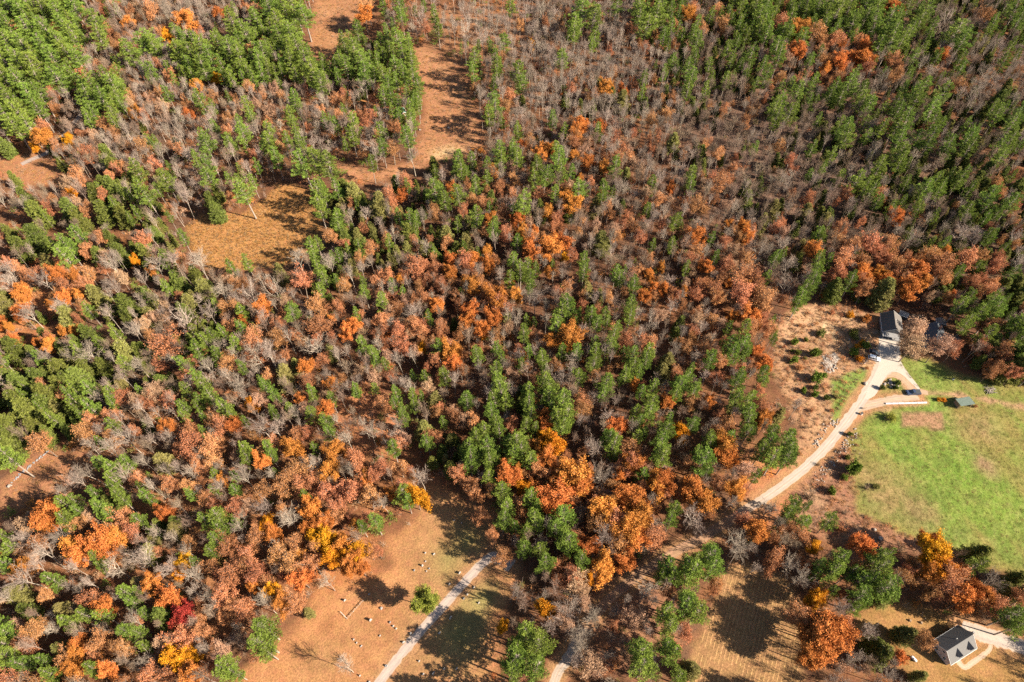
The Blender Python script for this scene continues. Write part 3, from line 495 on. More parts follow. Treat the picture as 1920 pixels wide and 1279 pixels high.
def ribbon(name, pts, z, cm, ce, ctr=None, seed=1):
    P = np.array(pts); d = np.gradient(P[:, :2], axis=0); d = unit(d); nrm = np.stack([-d[:, 1], d[:, 0]], 1); off = np.array([-.56,-.46,-.3,-.12,0,.12,.3,.46,.56])
    n = len(P); k = len(off); g = np.random.default_rng(seed); jit = g.normal(size=(n, 2))*.09
    V = np.zeros((n, k, 3)); Cc = np.zeros((n, k, 3))
    for j, o_ in enumerate(off):
        wd = P[:, 2]*(1+(jit[:, 0 if o_ < 0 else 1] if abs(o_) > .4 else 0)); V[:, j, :2] = P[:, :2]+nrm*(o_*wd)[:, None]; V[:, j, 2] = z
        e = 1 if abs(o_) > .5 else (.25 if abs(o_) > .4 else 0); c = np.array(cm)*(1-e)+np.array(ce)*e
        if ctr is not None and abs(o_) < .05: c = c*.45+np.array(ctr)*.55
        Cc[:, j] = c*(1+g.normal(size=(n, 1))*.05)*(.82 if abs(o_) == .3 else 1)
        if name == 'dirt_road':                      # leaf strewn and unsurfaced where it runs through the wood
            uu = w2p(P[:, 0], P[:, 1])[0]; kk = np.clip((1440-uu)/70, 0, 1)*np.clip((uu-1075)/20, .15, 1); kk = kk[:, None]; Cc[:, j] = Cc[:, j]*(1-kk)+np.array([.28,.165,.1])*kk*(1+g.normal(size=(n, 1))*.1)
    ids = np.arange(n*k).reshape(n, k); fc = np.stack([ids[:-1, :-1], ids[1:, :-1], ids[1:, 1:], ids[:-1, 1:]], -1).reshape(-1, 4)[:, ::-1]
    me = npmesh(name, V.reshape(-1, 3), [fc], [GRAVEL], col=Cc.reshape(-1, 3)); o = link(bpy.data.objects.new(name, me)); o['kind'] = 'structure'; return o
build_ground()
ribbon('dirt_road', ROAD_MAIN, .012, (.37,.315,.265), (.31,.2,.12), (.27,.185,.125))
ribbon('driveway_spur', ROAD_LOOP, .004, (.36,.27,.2), (.29,.18,.1), (.3,.2,.12))
ribbon('driveway_loop', ROAD_LOOP2, .008, (.36,.25,.17), (.29,.17,.09), (.3,.18,.11))
ribbon('cemetery_lane', ROAD_CEM, .004, (.36,.29,.25), (.29,.19,.11), (.34,.26,.21))
ribbon('driveway', DRIVE, .008, (.38,.315,.265), (.34,.22,.14)); ribbon('garden_path', PATH, .004, (.42,.3,.22), (.36,.23,.14))
ribbon('woodland_track', FARROAD, .004, (.3,.24,.21), (.27,.15,.09))
yd = smooth([(*q, 0) for q in W([(1648,634),(1687,634),(1686,655),(1687,672),(1695,688),(1708,706),(1724,727),(1721,730),(1706,716),(1692,703),(1677,697),(1664,702),(1652,722),(1640,742),(1622,748),(1630,722),(1641,700),(1648,682),(1651,660)])], 3)[:-1]
me = npmesh('gravel_yard', [(x, y, .016) for x, y, _ in yd], [[list(range(len(yd)))]], [GRAVEL], col=np.array([[.38,.325,.275]]*len(yd))*(.95+.1*rng.random((len(yd), 1)))); yo = link(bpy.data.objects.new('gravel_yard', me)); yo['kind'] = 'structure'
def build_stubble():
    """cut corn rows: low ridges of pale stubble with darker soil between"""
    a = Vector((*p2w(1320, 1279), 0)); b = Vector((*p2w(1352, 1160), 0)); d = (b-a).normalized(); nn = Vector((d.y, -d.x, 0)); poly = R_['stubble_field'][0]
    vs = []; fs = []; cs = []; g = np.random.default_rng(9); nst = 190
    for r in range(-20, 40):
        for si in range(0, 110):
            p = a+nn*(r*1.2)+d*(si*.8-25); x, y = p.x, p.y
            if sdist(np.array([x]), np.array([y]), poly)[0] > -1.2: continue
            if fbm(np.array([x]), np.array([y]), 5, 90)[0] < .3 or g.random() < .06: continue
            q = p+d*.83; k = len(vs); w_ = .2+g.normal()*.03; h0, h1 = .06+g.random()*.03, .06+g.random()*.03
            vs += [p-nn*w_, p+Vector((0, 0, h0)), p+nn*w_, q-nn*w_, q+Vector((0, 0, h1)), q+nn*w_]; fs += [(k, k+1, k+4, k+3), (k+1, k+2, k+5, k+4)]
            c = np.array([.285,.163,.074])*(.9+g.random()*.3); cs += [c]*6
    me = npmesh('corn_stubble', [tuple(v) for v in vs], [fs], [GM], col=np.array(cs)); o = link(bpy.data.objects.new('corn_stubble', me)); o['kind'] = 'stuff'
    tag(o, 'pale cut corn stubble in long parallel rows across the field', 'stubble')
build_stubble()
# ------------------------------------------------------------ tree materials and models
BARK = {'pine': mat('pine_bark', (.26,.21,.17), .9), 'pale': leafmat('pale_bark', (.25,.2,.16), (.44,.37,.3), .01, .22, 0), 'brown': leafmat('brown_bark', (.2,.15,.12), (.24,.18,.14), .01, .3, 0)}
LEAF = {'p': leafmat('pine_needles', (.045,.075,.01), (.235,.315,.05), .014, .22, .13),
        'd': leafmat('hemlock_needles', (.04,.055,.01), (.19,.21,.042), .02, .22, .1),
        'l': leafmat('olive_needles', (.12,.11,.03), (.32,.29,.09), .02, .2, .25),
        'o': leafmat('orange_leaves', (.38,.12,.028), (.62,.24,.058), .011, .24),
        'r': leafmat('rust_leaves', (.3,.115,.046), (.54,.245,.11), .012, .28),
        'y': leafmat('yellow_leaves', (.5,.16,.01), (.68,.33,.022), .012, .12),
        'R': leafmat('crimson_leaves', (.3,.035,.022), (.46,.085,.05), .006, .15),
        't': leafmat('tan_leaves', (.34,.19,.11), (.52,.32,.2), .01, .15),
        'G': leafmat('yellow_green_leaves', (.14,.17,.025), (.32,.3,.05), .01, .1),
        'b': leafmat('bare_twigs', (.19,.14,.108), (.35,.27,.215), .014, .28, 0),
        'B': leafmat('brown_twigs', (.17,.112,.075), (.31,.215,.15), .014, .28, 0)}
MODELS = {}      # (model, variant) -> geometry at its reference height and radius
REF = {'pine': (20., 3.9), 'hem': (13., 3.6), 'leafy': (15., 4.3), 'sparse': (15., 4.2), 'bare': (17., 3.9), 'wide': (15., 4.6), 'bush': (2., 1.2)}
for i in range(9): MODELS['pine', i] = conifer(100+i, *REF['pine'], 'pine')
for i in range(5): MODELS['hem', i] = conifer(200+i, *REF['hem'], 'hem')
for i in range(5): MODELS['leafy', i] = broadleaf(300+i, *REF['leafy'], 32, 0, leafsize=.25)
for i in range(5): MODELS['sparse', i] = broadleaf(400+i, *REF['sparse'], 11, 3, leafsize=.23)
for i in range(6): MODELS['bare', i] = broadleaf(500+i, *REF['bare'], 0, 8, slender=True, clear=.42)
for i in range(3): MODELS['wide', i] = broadleaf(600+i, *REF['wide'], 0, 9, clear=.25)
NV = {'pine': 9, 'hem': 5, 'leafy': 5, 'sparse': 5, 'bare': 6, 'wide': 3}
KM = {'p': ('pine', 'pine'), 'd': ('hem', 'pine'), 'l': ('hem', 'pine'), 'o': ('leafy', 'brown'), 'r': ('sparse', 'brown'), 'y': ('leafy', 'brown'), 'R': ('leafy', 'brown'),
      't': ('sparse', 'brown'), 'G': ('leafy', 'brown'), 'b': ('bare', 'pale'), 'B': ('bare', 'brown'), 'w': ('wide', 'pale'), 'x': ('sparse', 'pale')}
MESH = {}
def tree_mesh(code, var, part):
    """part: 'trunk', 'crown' or 'all'"""
    key = (code, var, part)
    if key in MESH: return MESH[key]
    model, bk = KM[code]; g = MODELS[model, var]; bark = BARK[bk]; lm = LEAF['b' if code == 'w' else 'r' if code == 'x' else code]; segs = []   # (verts, faces, material slot, tint)
    if part in ('trunk', 'all'): segs.append((g['wood'][0], g['wood'][1][0], 0, None))
    if part in ('crown', 'all'):
        for k in ('crownwood', 'limbs'):
            if g.get(k) is not None: segs.append((g[k][0], g[k][1], 0, None))
        if 'twigs' in g: segs.append((g['twigs'][0], g['twigs'][1], 1 if code in 'bBw' else 0, None))
        if len(g['leafv']): segs.append((g['leafv'], g['leaff'], 1, g['tint']))
    V = []; FS = {3: [], 4: []}; MI = {3: [], 4: []}; TI = {3: [], 4: []}; o = 0
    for v, f, m, t in segs:
        k = f.shape[1]; V.append(v); FS[k].append(f+o); o += len(v); MI[k].append(np.full(len(f), m)); TI[k].append(t if t is not None else rng.random(len(f)))
    fl = [np.concatenate(FS[k]) for k in (4, 3) if FS[k]]; mi = np.concatenate([np.concatenate(MI[k]) for k in (4, 3) if MI[k]]); ti = np.concatenate([np.concatenate(TI[k]) for k in (4, 3) if TI[k]])
    names = {'p': 'pine', 'd': 'evergreen', 'l': 'evergreen'}
    MESH[key] = npmesh('tree_'+part, np.concatenate(V), fl, [bark, lm], fmat=mi, tint=ti); return MESH[key]

# ------------------------------------------------------------ where every tree stands
TREES = []       # code, variant, x, y, sx, sz, rz, width, height, px centre u, v
pos = []
def add_tree(code, x, y, wd, ht, u, v, hand):
    model = KM[code][0]; rh, rr = REF[model]
    TREES.append(dict(c=code, v=rnd.randrange(NV[model]), x=x, y=y, sx=wd/(2*rr), sz=ht/rh, rz=rnd.uniform(0, 6.283), w=wd, h=ht, u=u, pv=v, hand=hand)); pos.append((x, y, wd))
def crown_h(code): return .66 if code in 'p' else (.5 if code in 'dl' else .68)
BUILD_KEEP = [(p2w(1675, 615), 9), (p2w(1755, 628), 11), (p2w(1806, 756), 6), (p2w(1793, 1212), 8.5), (p2w(752, 208), 5), (p2w(1638, 668), 5), (p2w(1711, 736), 4)]
def size_from(code, wpx, u, v):
    wm = wpx*mpp(u, v, 10)
    if code == 'p': ht = min(23, max(6, 8.5+1.55*wm))
    elif code in 'dl': ht = min(18, max(4, 4+1.3*wm))
    elif code in 'bBw': ht = min(19, max(8, 10+.8*wm))
    else: ht = min(18, max(6, 7+1.05*wm))
    return wm, ht
for (ox, oy), txt in SURVEY.items():
    for line in txt.replace('\n', ' ').split(' '):
        if not line: continue
        if line.isalpha(): cur = line; continue
        a, b, wpx = [float(t) for t in line.split(',')]; u, v = ox+a/2.975, oy+b/2.975; code = cur
        wpx = wpx/2.975*(1.1 if code in 'pdl' else 1.28); wm, ht = size_from(code, wpx, u, v)
        if wpx < 12 and v > 560 and 1450 < u < 1640: ht = wm*1.5
        x, y = p2w(u, v, ht*crown_h(code))
        if code in 'blBwp' and wpx < 38 and any(sdist(np.array([q0]), np.array([q1]), p)[0] < -1 for p, n in [(p, n) for n, p in REGS if n in ('clearing', 'marsh')] for q0, q1 in [(x, y)]): continue
        if any(math.hypot(x-q[0], y-q[1]) < r*.8 for q, r in BUILD_KEEP) and code != 't': continue
        if code == 'b': code = 'w' if wm > 10 else 'b'
        add_tree(code, x, y, wm, ht, u, v, True)
for u, v, w_ in ((930,1325,52),(1010,1345,55),(860,1375,48),(1090,1330,46),(800,1400,50),(960,1400,55),(905,1325,50),(965,1300,46),(1000,1390,50),(1800,575,32),(1835,590,34),(1905,610,36),(1850,630,34),(1815,606,32),(1920,660,36),(1950,690,36),(1918,630,36),(1860,565,32),(1940,620,36),(190,868,28),(212,898,28),(178,925,26),(1290,1330,40)):
    wm, ht = size_from('p', w_, u, v); x, y = p2w(u, v, ht*.66); add_tree('p', x, y, wm, ht, u, v, True)
for u, v, w_ in ((862,888,40),(890,925,42),(902,968,38),(925,1000,34),(1868,610,34),(1888,655,38),(1842,650,34),(1865,690,36),(1905,700,34),(880,905,36),(1440,1230,0),(1930,1120,45)):
    if w_: wm, ht = size_from('r', w_, u, v); x, y = p2w(u, v, ht*.68); add_tree('r', x, y, wm, ht, u, v, True)
# shrubs and saplings of the house clearing, crown centres read from an 8 px enlargement
# the rest of the wood, kind by kind as the survey grid says
POLYS = [(p, n) for n, p in REGS]
PROB = {'p': 'pppppppbdr', 'q': 'pbbbBBrxBb', 'g': 'bbbbbbBBBx', 'G': 'BBBBBbbxBBd', 'm': 'bbBBbBbrxt', 'r': 'rrtxxobBrB', 'o': 'oorrrroxBr', 'd': 'dddlBbdrpB', 's': 'pddBBbBdlbBBb'}
PR = np.array(pos)
cell = {}
for i, (x, y, wd) in enumerate(pos): cell.setdefault((int(x//12), int(y//12)), []).append(i)
def near(x, y, wd):
    for a in (-1, 0, 1):
        for b in (-1, 0, 1):
            for i in cell.get((int(x//12)+a, int(y//12)+b), ()):
                q = pos[i]
                if math.hypot(x-q[0], y-q[1]) < max(1.7, .235*(wd+q[2])): return True
    return False
RP = [(np.array([q[:2] for q in r]), max(q[2] for q in r)) for r in (ROAD_MAIN, ROAD_LOOP, ROAD_CEM, DRIVE, PATH, FARROAD, ROAD_LOOP2)]
gx = np.arange(-368, 368, 3.8); gy = np.arange(-6, 466, 3.8)
cand = [(x+rnd.uniform(-2.2, 2.2), y+rnd.uniform(-2.2, 2.2)) for y in gy for x in gx]
CA = np.array(cand); openm = np.full(len(CA), 1e9)
for p, n in POLYS: openm = np.minimum(openm, sdist(CA[:, 0], CA[:, 1], p))
for P_, wd in RP: 
    for k in range(0, len(P_), 3): openm = np.minimum(openm, np.hypot(CA[:, 0]-P_[k, 0], CA[:, 1]-P_[k, 1])-wd*.5-(-.6 if w2p(P_[k, 0], P_[k, 1])[0] < 1420 and P_ is RP[0][0] else 1.5))
# crowns that would stand in front of the open ground as the photo shows it are left out too
un, vn = w2p(CA[:, 0], CA[:, 1], 9); cyn = -(vn-639.5)/F; tn = -H/(cyn*ST-CT); SX, SY = (un-960)/F*tn, (cyn*CT+ST)*tn
for p, n in POLYS:
    if n in ('clearing', 'marsh', 'brushy_clearing', 'meadow', 'cemetery_lawn'): openm = np.minimum(openm, sdist(SX, SY, p)-1.5)
G_ROWS = GRID.split('\n'); assert all(len(r) == 24 for r in G_ROWS) and len(G_ROWS) == 16
for (x, y), od in zip(cand, openm):
    if od < .5: continue
    u, v = w2p(x, y, 9)
    if u < -420 or u > 2340 or v < -260 or v > 1640: continue
    ch = G_ROWS[int(min(max(v/80, 0), 15))][int(min(max(u/80, 0), 23))]
    if ch == '.' and (u > 1990 or v > 1420 and not 450 < u < 960): ch = 'm'
    if ch == '.': continue
    if any(math.hypot(x-q[0], y-q[1]) < r for q, r in BUILD_KEEP): continue
    if ch == 'q' and u > 1250 and v < 560: ch = 's'
    if ch == 'm' and u > 1480 and v < 500: ch = 'G'
    if ch == 'G' and u > 1700: ch = 's'
    code = rnd.choice(PROB[ch])
    if code == 'p': wd = rnd.uniform(4, 7.5) if ch == 'p' else rnd.uniform(2.6, 5.2); ht = min(21, 9+1.5*wd)
    elif code in 'dl': wd = rnd.uniform(2.6, 5.5); ht = 3.6+1.35*wd
    elif code in 'bB': wd = rnd.uniform(3.2, 6.6); ht = rnd.uniform(8.5, 17.5)
    else: wd = rnd.uniform(3.4, 7.4); ht = 6+1.15*wd+rnd.uniform(-1, 2)
    if ch in 'g' and v < 420 and code == 'B': code = 'b'
    if near(x, y, wd): continue
    # thin the wood where the leafy floor shows through
    if (u < 260 and 380 < v < 640 or 620 < u < 800 and 720 < v < 850 or 760 < u < 1000 and v < 90) and rnd.random() < .62: continue
    add_tree(code, x, y, wd, ht, u, v, False); cell.setdefault((int(x//12), int(y//12)), []).append(len(pos)-1)
print('TREES', len(TREES), {k: sum(t['c'] == k for t in TREES) for k in KM})

# ------------------------------------------------------------ scatter of what nobody could count (or past 300 of a kind)
def scatter(name, protos, idx, P, Rz, S, label, catg):
    """one object: points carrying the instances through geometry nodes"""
    col = bpy.data.collections.new(name+'_models')
    for i, me in enumerate(protos):
        o = bpy.data.objects.new('%s_model_%02d' % (name, i), me); col.objects.link(o)
    me = bpy.data.meshes.new(name); me.vertices.add(len(P)); me.vertices.foreach_set('co', np.asarray(P, np.float32).ravel())
    a = me.attributes.new('pick', 'INT', 'POINT'); a.data.foreach_set('value', np.asarray(idx, np.int32))
    r = np.zeros((len(P), 3), np.float32); r[:, 2] = Rz; a = me.attributes.new('turn', 'FLOAT_VECTOR', 'POINT'); a.data.foreach_set('vector', r.ravel())
    a = me.attributes.new('size', 'FLOAT_VECTOR', 'POINT'); a.data.foreach_set('vector', np.asarray(S, np.float32).ravel())
    o = link(bpy.data.objects.new(name, me)); o['kind'] = 'stuff'; tag(o, label, catg)
    ng = bpy.data.node_groups.new(name, 'GeometryNodeTree'); ng.interface.new_socket('Geometry', in_out='INPUT', socket_type='NodeSocketGeometry'); ng.interface.new_socket('Geometry', in_out='OUTPUT', socket_type='NodeSocketGeometry')
    N = ng.nodes; L = ng.links; gi = N.new('NodeGroupInput'); go = N.new('NodeGroupOutput'); ci = N.new('GeometryNodeCollectionInfo'); ci.inputs['Collection'].default_value = col
    ci.inputs['Separate Children'].default_value = True; ci.inputs['Reset Children'].default_value = True
    ip = N.new('GeometryNodeInstanceOnPoints'); ip.inputs['Pick Instance'].default_value = True
    def na(n, t): q = N.new('GeometryNodeInputNamedAttribute'); q.data_type = t; q.inputs['Name'].default_value = n; return q.outputs['Attribute']
    L.new(gi.outputs[0], ip.inputs['Points']); L.new(ci.outputs[0], ip.inputs['Instance']); L.new(na('pick', 'INT'), ip.inputs['Instance Index']); L.new(na('turn', 'FLOAT_VECTOR'), ip.inputs['Rotation']); L.new(na('size', 'FLOAT_VECTOR'), ip.inputs['Scale'])
    L.new(ip.outputs[0], go.inputs[0]); md = o.modifiers.new('scatter', 'NODES'); md.node_group = ng; return o

LOOK = {'p': 'bright green pine', 'd': 'dark green evergreen', 'l': 'olive green evergreen', 'o': 'orange leaved oak', 'r': 'thin rust brown oak', 'x': 'half bare rusty tree', 'y': 'golden yellow tree',
        'R': 'crimson red tree', 't': 'tan leaved tree', 'G': 'round yellow green tree', 'b': 'bare pale grey tree', 'B': 'bare brown tree', 'w': 'broad bare pale tree'}
KIND = {'p': ('pine_tree', 'pine tree', 'pines in the wood'), 'd': ('evergreen_tree', 'evergreen tree', 'dark and olive evergreens in the wood'), 'o': ('oak_tree', 'oak tree', 'orange and rust coloured oaks in the wood'),
        'y': ('maple_tree', 'maple tree', 'yellow and red maples in the wood'), 'b': ('bare_tree', 'bare tree', 'leafless trees in the wood')}
FAM = {'p': 'p', 'd': 'd', 'l': 'd', 'o': 'o', 'r': 'o', 'x': 'o', 't': 'o', 'y': 'y', 'R': 'y', 'G': 'y', 'b': 'b', 'B': 'b', 'w': 'b'}
USED = {}
ONES = 'zero one two three four five six seven eight nine ten eleven twelve thirteen fourteen fifteen sixteen seventeen eighteen nineteen'.split(); TENS = '. . twenty thirty forty fifty sixty seventy eighty ninety'.split()
def say(n): n = min(99, max(1, int(round(n)))); return ONES[n] if n < 20 else TENS[n//10]+('-'+ONES[n % 10] if n % 10 else '')
SHORT = {'p': 'a pine', 'd': 'an evergreen', 'o': 'an oak', 'y': 'a yellow tree', 'b': 'a bare tree'}
def tree_label(t, ring):
    """look, then the tree it stands beside, then its place in the photo in words"""
    u, v = t['su'], t['sv']; sz = 'small' if t['w'] < 4 else 'broad' if t['w'] > 7.5 else 'tall' if t['h'] > 17 else 'slender' if t['w'] < .3*t['h'] else 'full'
    look = LOOK[t['c']]; look = look if look.startswith(('broad', 'half', 'round', 'thin')) else sz+' '+look
    for q in sorted((q for q in ring if FAM[q['c']] != FAM[t['c']]), key=lambda q: math.hypot(u-q['su'], v-q['sv']))[:4]:
        du, dv = u-q['su'], v-q['sv']; rel = ('right of' if du > 0 else 'left of') if abs(du) > abs(dv) else ('below' if dv > 0 else 'above')
        L_ = '%s %s %s, %s percent across, %s percent down' % (look, rel, SHORT[FAM[q['c']]], say(u/19.2), say(v/12.79))
        if L_ not in USED: USED[L_] = 1; return L_
    for s in ('slight', 'leafy', 'narrow', 'ragged'):
        M_ = s+' '+L_
        if M_ not in USED and len(M_.split()) <= 16: USED[M_] = 1; return M_
    return L_
stuff = []; OWN = []
for fam in 'pdoyb':
    T_ = [t for t in TREES if FAM[t['c']] == fam]
    for t in T_:
        hc = crown_h(t['c']); t['su'], t['sv'] = w2p(t['x'], t['y'], t['h']*hc)
        inside = 6 < t['su'] < 1914 and 6 < t['sv'] < 1273; d = math.hypot(t['x'], t['y'], H)
        t['key'] = (t['w']*math.sqrt(t['h'])/d if inside else 0)*(1.15 if t['hand'] else 1)
    T_.sort(key=lambda t: -t['key']); own = [t for t in T_[:298] if t['key'] > 0]; stuff += [t for t in T_ if t not in own] if len(T_) < 400 else T_[len(own):]
    OWN.append((fam, own))
OCC = {}
for fam, own in OWN:
    for t in own: OCC.setdefault((int(t['su']//100), int(t['sv']//100)), []).append(t)
for fam, own in OWN:
    nm, ct, gr = KIND[fam]
    for t in own:
        k = (int(t['su']//100), int(t['sv']//100)); ring = [q for a in (-1, 0, 1) for b in (-1, 0, 1) for q in OCC.get((k[0]+a, k[1]+b), ())]
        e = thing(nm, tree_label(t, ring), ct, (t['x'], t['y'], 0), t['rz'], gr); k = rnd.uniform(.86, 1.14); e.scale = (t['sx']*k, t['sx']/k, t['sz']); e.rotation_euler.x = rnd.gauss(0, .03); e.rotation_euler.y = rnd.gauss(0, .03)
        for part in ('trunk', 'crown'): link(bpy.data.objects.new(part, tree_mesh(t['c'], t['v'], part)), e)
protos = []; pk = {}; idx = []
for t in stuff:
    k = (t['c'], t['v'])
    if k not in pk: pk[k] = len(protos); protos.append(tree_mesh(*k, 'all'))
    idx.append(pk[k])
scatter('distant_woodland', protos, idx, [(t['x'], t['y'], 0) for t in stuff], [t['rz'] for t in stuff], [(t['sx'], t['sx'], t['sz']) for t in stuff],
        'the rest of the mixed autumn wood, smaller pines, oaks and bare trees', 'woodland')
print('individual trees', len(TREES)-len(stuff), 'stuff', len(stuff))

# low growth: leafless and rusty brush, seedlings, tussocks
def brush_geo(seed, h, r, nst, leaves, lsz=.16, needle=False):
    g = np.random.default_rng(seed); fine = []; tips = []
    for _ in range(nst):
        p = np.array([*(g.normal(size=2)*r*.25), 0]); d = unit(np.array([*(g.normal(size=2)*.55), 1.])); L = h*g.uniform(.6, 1.05); q = p+d*L; q[:2] *= 1; fine.append((p, q, .022, 0))
        for k in range(4):
            s = g.uniform(.3, .95); dd = unit(d+g.normal(size=3)*.5); b = p+(q-p)*s; e = b+dd*h*g.uniform(.2, .4); fine.append((b, e, .014, 0)); tips.append(e)
    fv, ff = strips(fine, g); c = np.repeat(np.array(tips), max(leaves, 1), 0); n = len(c); c = c+g.normal(size=(n, 3))*h*.09; c[:, 2] = np.maximum(c[:, 2], .05)
    d = unit(g.normal(size=(n, 3))+np.array([0, 0, .4])); s = unit(np.cross(d, g.normal(size=(n, 3)))); lv, lf = quads(c, d, s, g.uniform(.7, 1.3, n)*lsz, g.uniform(.5, .9, n)*lsz)
    return fv, ff, lv, lf, g.random(n), leaves > 0
def brush_mesh(seed, h, r, nst, leaves, twig, leaf, lsz=.16):
    fv, ff, lv, lf, ti, has = brush_geo(seed, h, r, nst, leaves, lsz)
    if not has: return npmesh('brush', fv, [ff], [twig], tint=rng.random(len(ff)))
    return npmesh('brush', np.concatenate([fv, lv]), [lf+len(fv), ff], [twig, leaf], fmat=np.r_[np.ones(len(lf)), np.zeros(len(ff))], tint=np.r_[ti, rng.random(len(ff))])
BR = [brush_mesh(1, 2.2, 1, 16, 0, LEAF['b'], None), brush_mesh(2, 1.8, 1, 16, 0, LEAF['B'], None), brush_mesh(3, 1.6, 1, 14, 3, LEAF['B'], LEAF['r']), brush_mesh(4, 1.8, 1, 14, 5, LEAF['B'], LEAF['o']),
      brush_mesh(5, 1.6, 1, 12, 6, LEAF['B'], LEAF['l']), brush_mesh(6, 1.7, 1, 12, 7, LEAF['B'], LEAF['p']), brush_mesh(7, 1.5, 1, 14, 4, LEAF['b'], LEAF['t'])]
n = 15000; bx = rng.uniform(-330, 330, n); by = rng.uniform(20, 430, n); u, v = w2p(bx, by, 0); ok = (u > -40) & (u < 1960) & (v > -40) & (v < 1320)
dd = np.full(n, 1e9)
for p, nme in POLYS: dd = np.minimum(dd, sdist(bx, by, p)+(fbm(bx, by, 8, 77)-.5)*6)
for P_, wd in RP:
    for k in range(0, len(P_), 2): dd = np.minimum(dd, np.hypot(bx-P_[k, 0], by-P_[k, 1])-wd*.5-.6)
for q, r in BUILD_KEEP: dd = np.minimum(dd, np.hypot(bx-q[0], by-q[1])-r)
ok &= dd > 0; bx, by = bx[ok], by[ok]; n = len(bx); s = rng.uniform(.5, 1.5, n)
scatter('undergrowth', BR, rng.choice(7, n, p=[.22,.24,.2,.06,.1,.06,.12]), np.stack([bx, by, np.zeros(n)], 1), rng.uniform(0, 6.28, n), np.stack([s*1.2, s*1.2, s], 1), 'low brush and saplings covering the leafy floor of the wood', 'undergrowth')
def tuft(seed, leafm, h=.5, nb=26, spread=.5, w_=.09):
    g = np.random.default_rng(seed); c = np.zeros((nb, 3)); c[:, :2] = g.normal(size=(nb, 2))*spread*.4; d = unit(np.stack([c[:, 0]*1.2+g.normal(size=nb)*.2, c[:, 1]*1.2+g.normal(size=nb)*.2, np.ones(nb)*.6], 1))
    s = unit(np.cross(d, g.normal(size=(nb, 3)))); lv, lf = quads(c, d, s, g.uniform(.6, 1.1, nb)*h, np.full(nb, w_)); return npmesh('tuft', lv, [lf], [leafm], tint=g.random(nb))
SEDGE = leafmat('dry_sedge', (.36,.18,.06), (.52,.28,.1), .01, .2, .2); DRY = leafmat('dry_grass', (.28,.17,.08), (.42,.27,.14), .01, .2, .2); GRS = leafmat('green_grass', (.12,.17,.03), (.22,.27,.06), .01, .2, .2)
def fill_poly(polys, n, seed, inset=0.4, wob=3):
    g = np.random.default_rng(seed); out = []
    A = [abs(sum(p[i][0]*p[i-1][1]-p[i-1][0]*p[i][1] for i in range(len(p))))/2 for p in polys]
    for p, a in zip(polys, A):
        P_ = np.array(p); m = int(n*a/sum(A)*1.9); x = g.uniform(P_[:, 0].min(), P_[:, 0].max(), m); y = g.uniform(P_[:, 1].min(), P_[:, 1].max(), m)
        k = sdist(x, y, p)+(fbm(x, y, 8, 55)-.5)*wob < -inset; out.append(np.stack([x[k], y[k]], 1))
    P_ = np.concatenate(out); dd = np.full(len(P_), 1e9)
    for R__, wd in RP:
        for k in range(0, len(R__), 2): dd = np.minimum(dd, np.hypot(P_[:, 0]-R__[k, 0], P_[:, 1]-R__[k, 1])-wd*.5-.3)
    P_ = P_[dd > 0]; return P_
def spread(name, protos, polys, n, seed, lo, hi, label, catg, probs=None):
    P_ = fill_poly(polys, n, seed); g = np.random.default_rng(seed+5); m = len(P_); s = g.uniform(lo, hi, m)
    scatter(name, protos, g.choice(len(protos), m, p=probs), np.c_[P_, np.zeros(m)], g.uniform(0, 6.28, m), np.stack([s, s, s*.9], 1), label, catg)
spread('marsh_sedge', [tuft(11, SEDGE, .7), tuft(12, SEDGE, .55), tuft(13, DRY, .6)], R_['marsh'], 3000, 3, .4, 1.0, 'tan tussocks of dry sedge covering the marsh clearing', 'sedge')
spread('clearing_grass', [tuft(21, DRY, .35), tuft(22, SEDGE, .35), BR[1]], R_['clearing'], 2500, 4, .5, 1.2, 'dry orange grass and weeds in the woodland clearings', 'grass', [.5,.4,.1])
spread('clearing_brush', [BR[1], BR[2], tuft(31, DRY, .5), tuft(32, SEDGE, .5), BR[0]], R_['brushy_clearing'], 2600, 5, .35, .95, 'knee high dry brush and weeds beside the dirt road', 'brush', [.22,.2,.25,.23,.1])
spread('meadow_grass', [tuft(41, GRS, .22, 30, .9, .07), tuft(42, DRY, .22, 30, .9, .07)], R_['meadow'], 5200, 6, .4, .9, 'short green and straw coloured meadow grass', 'grass', [.6,.4])
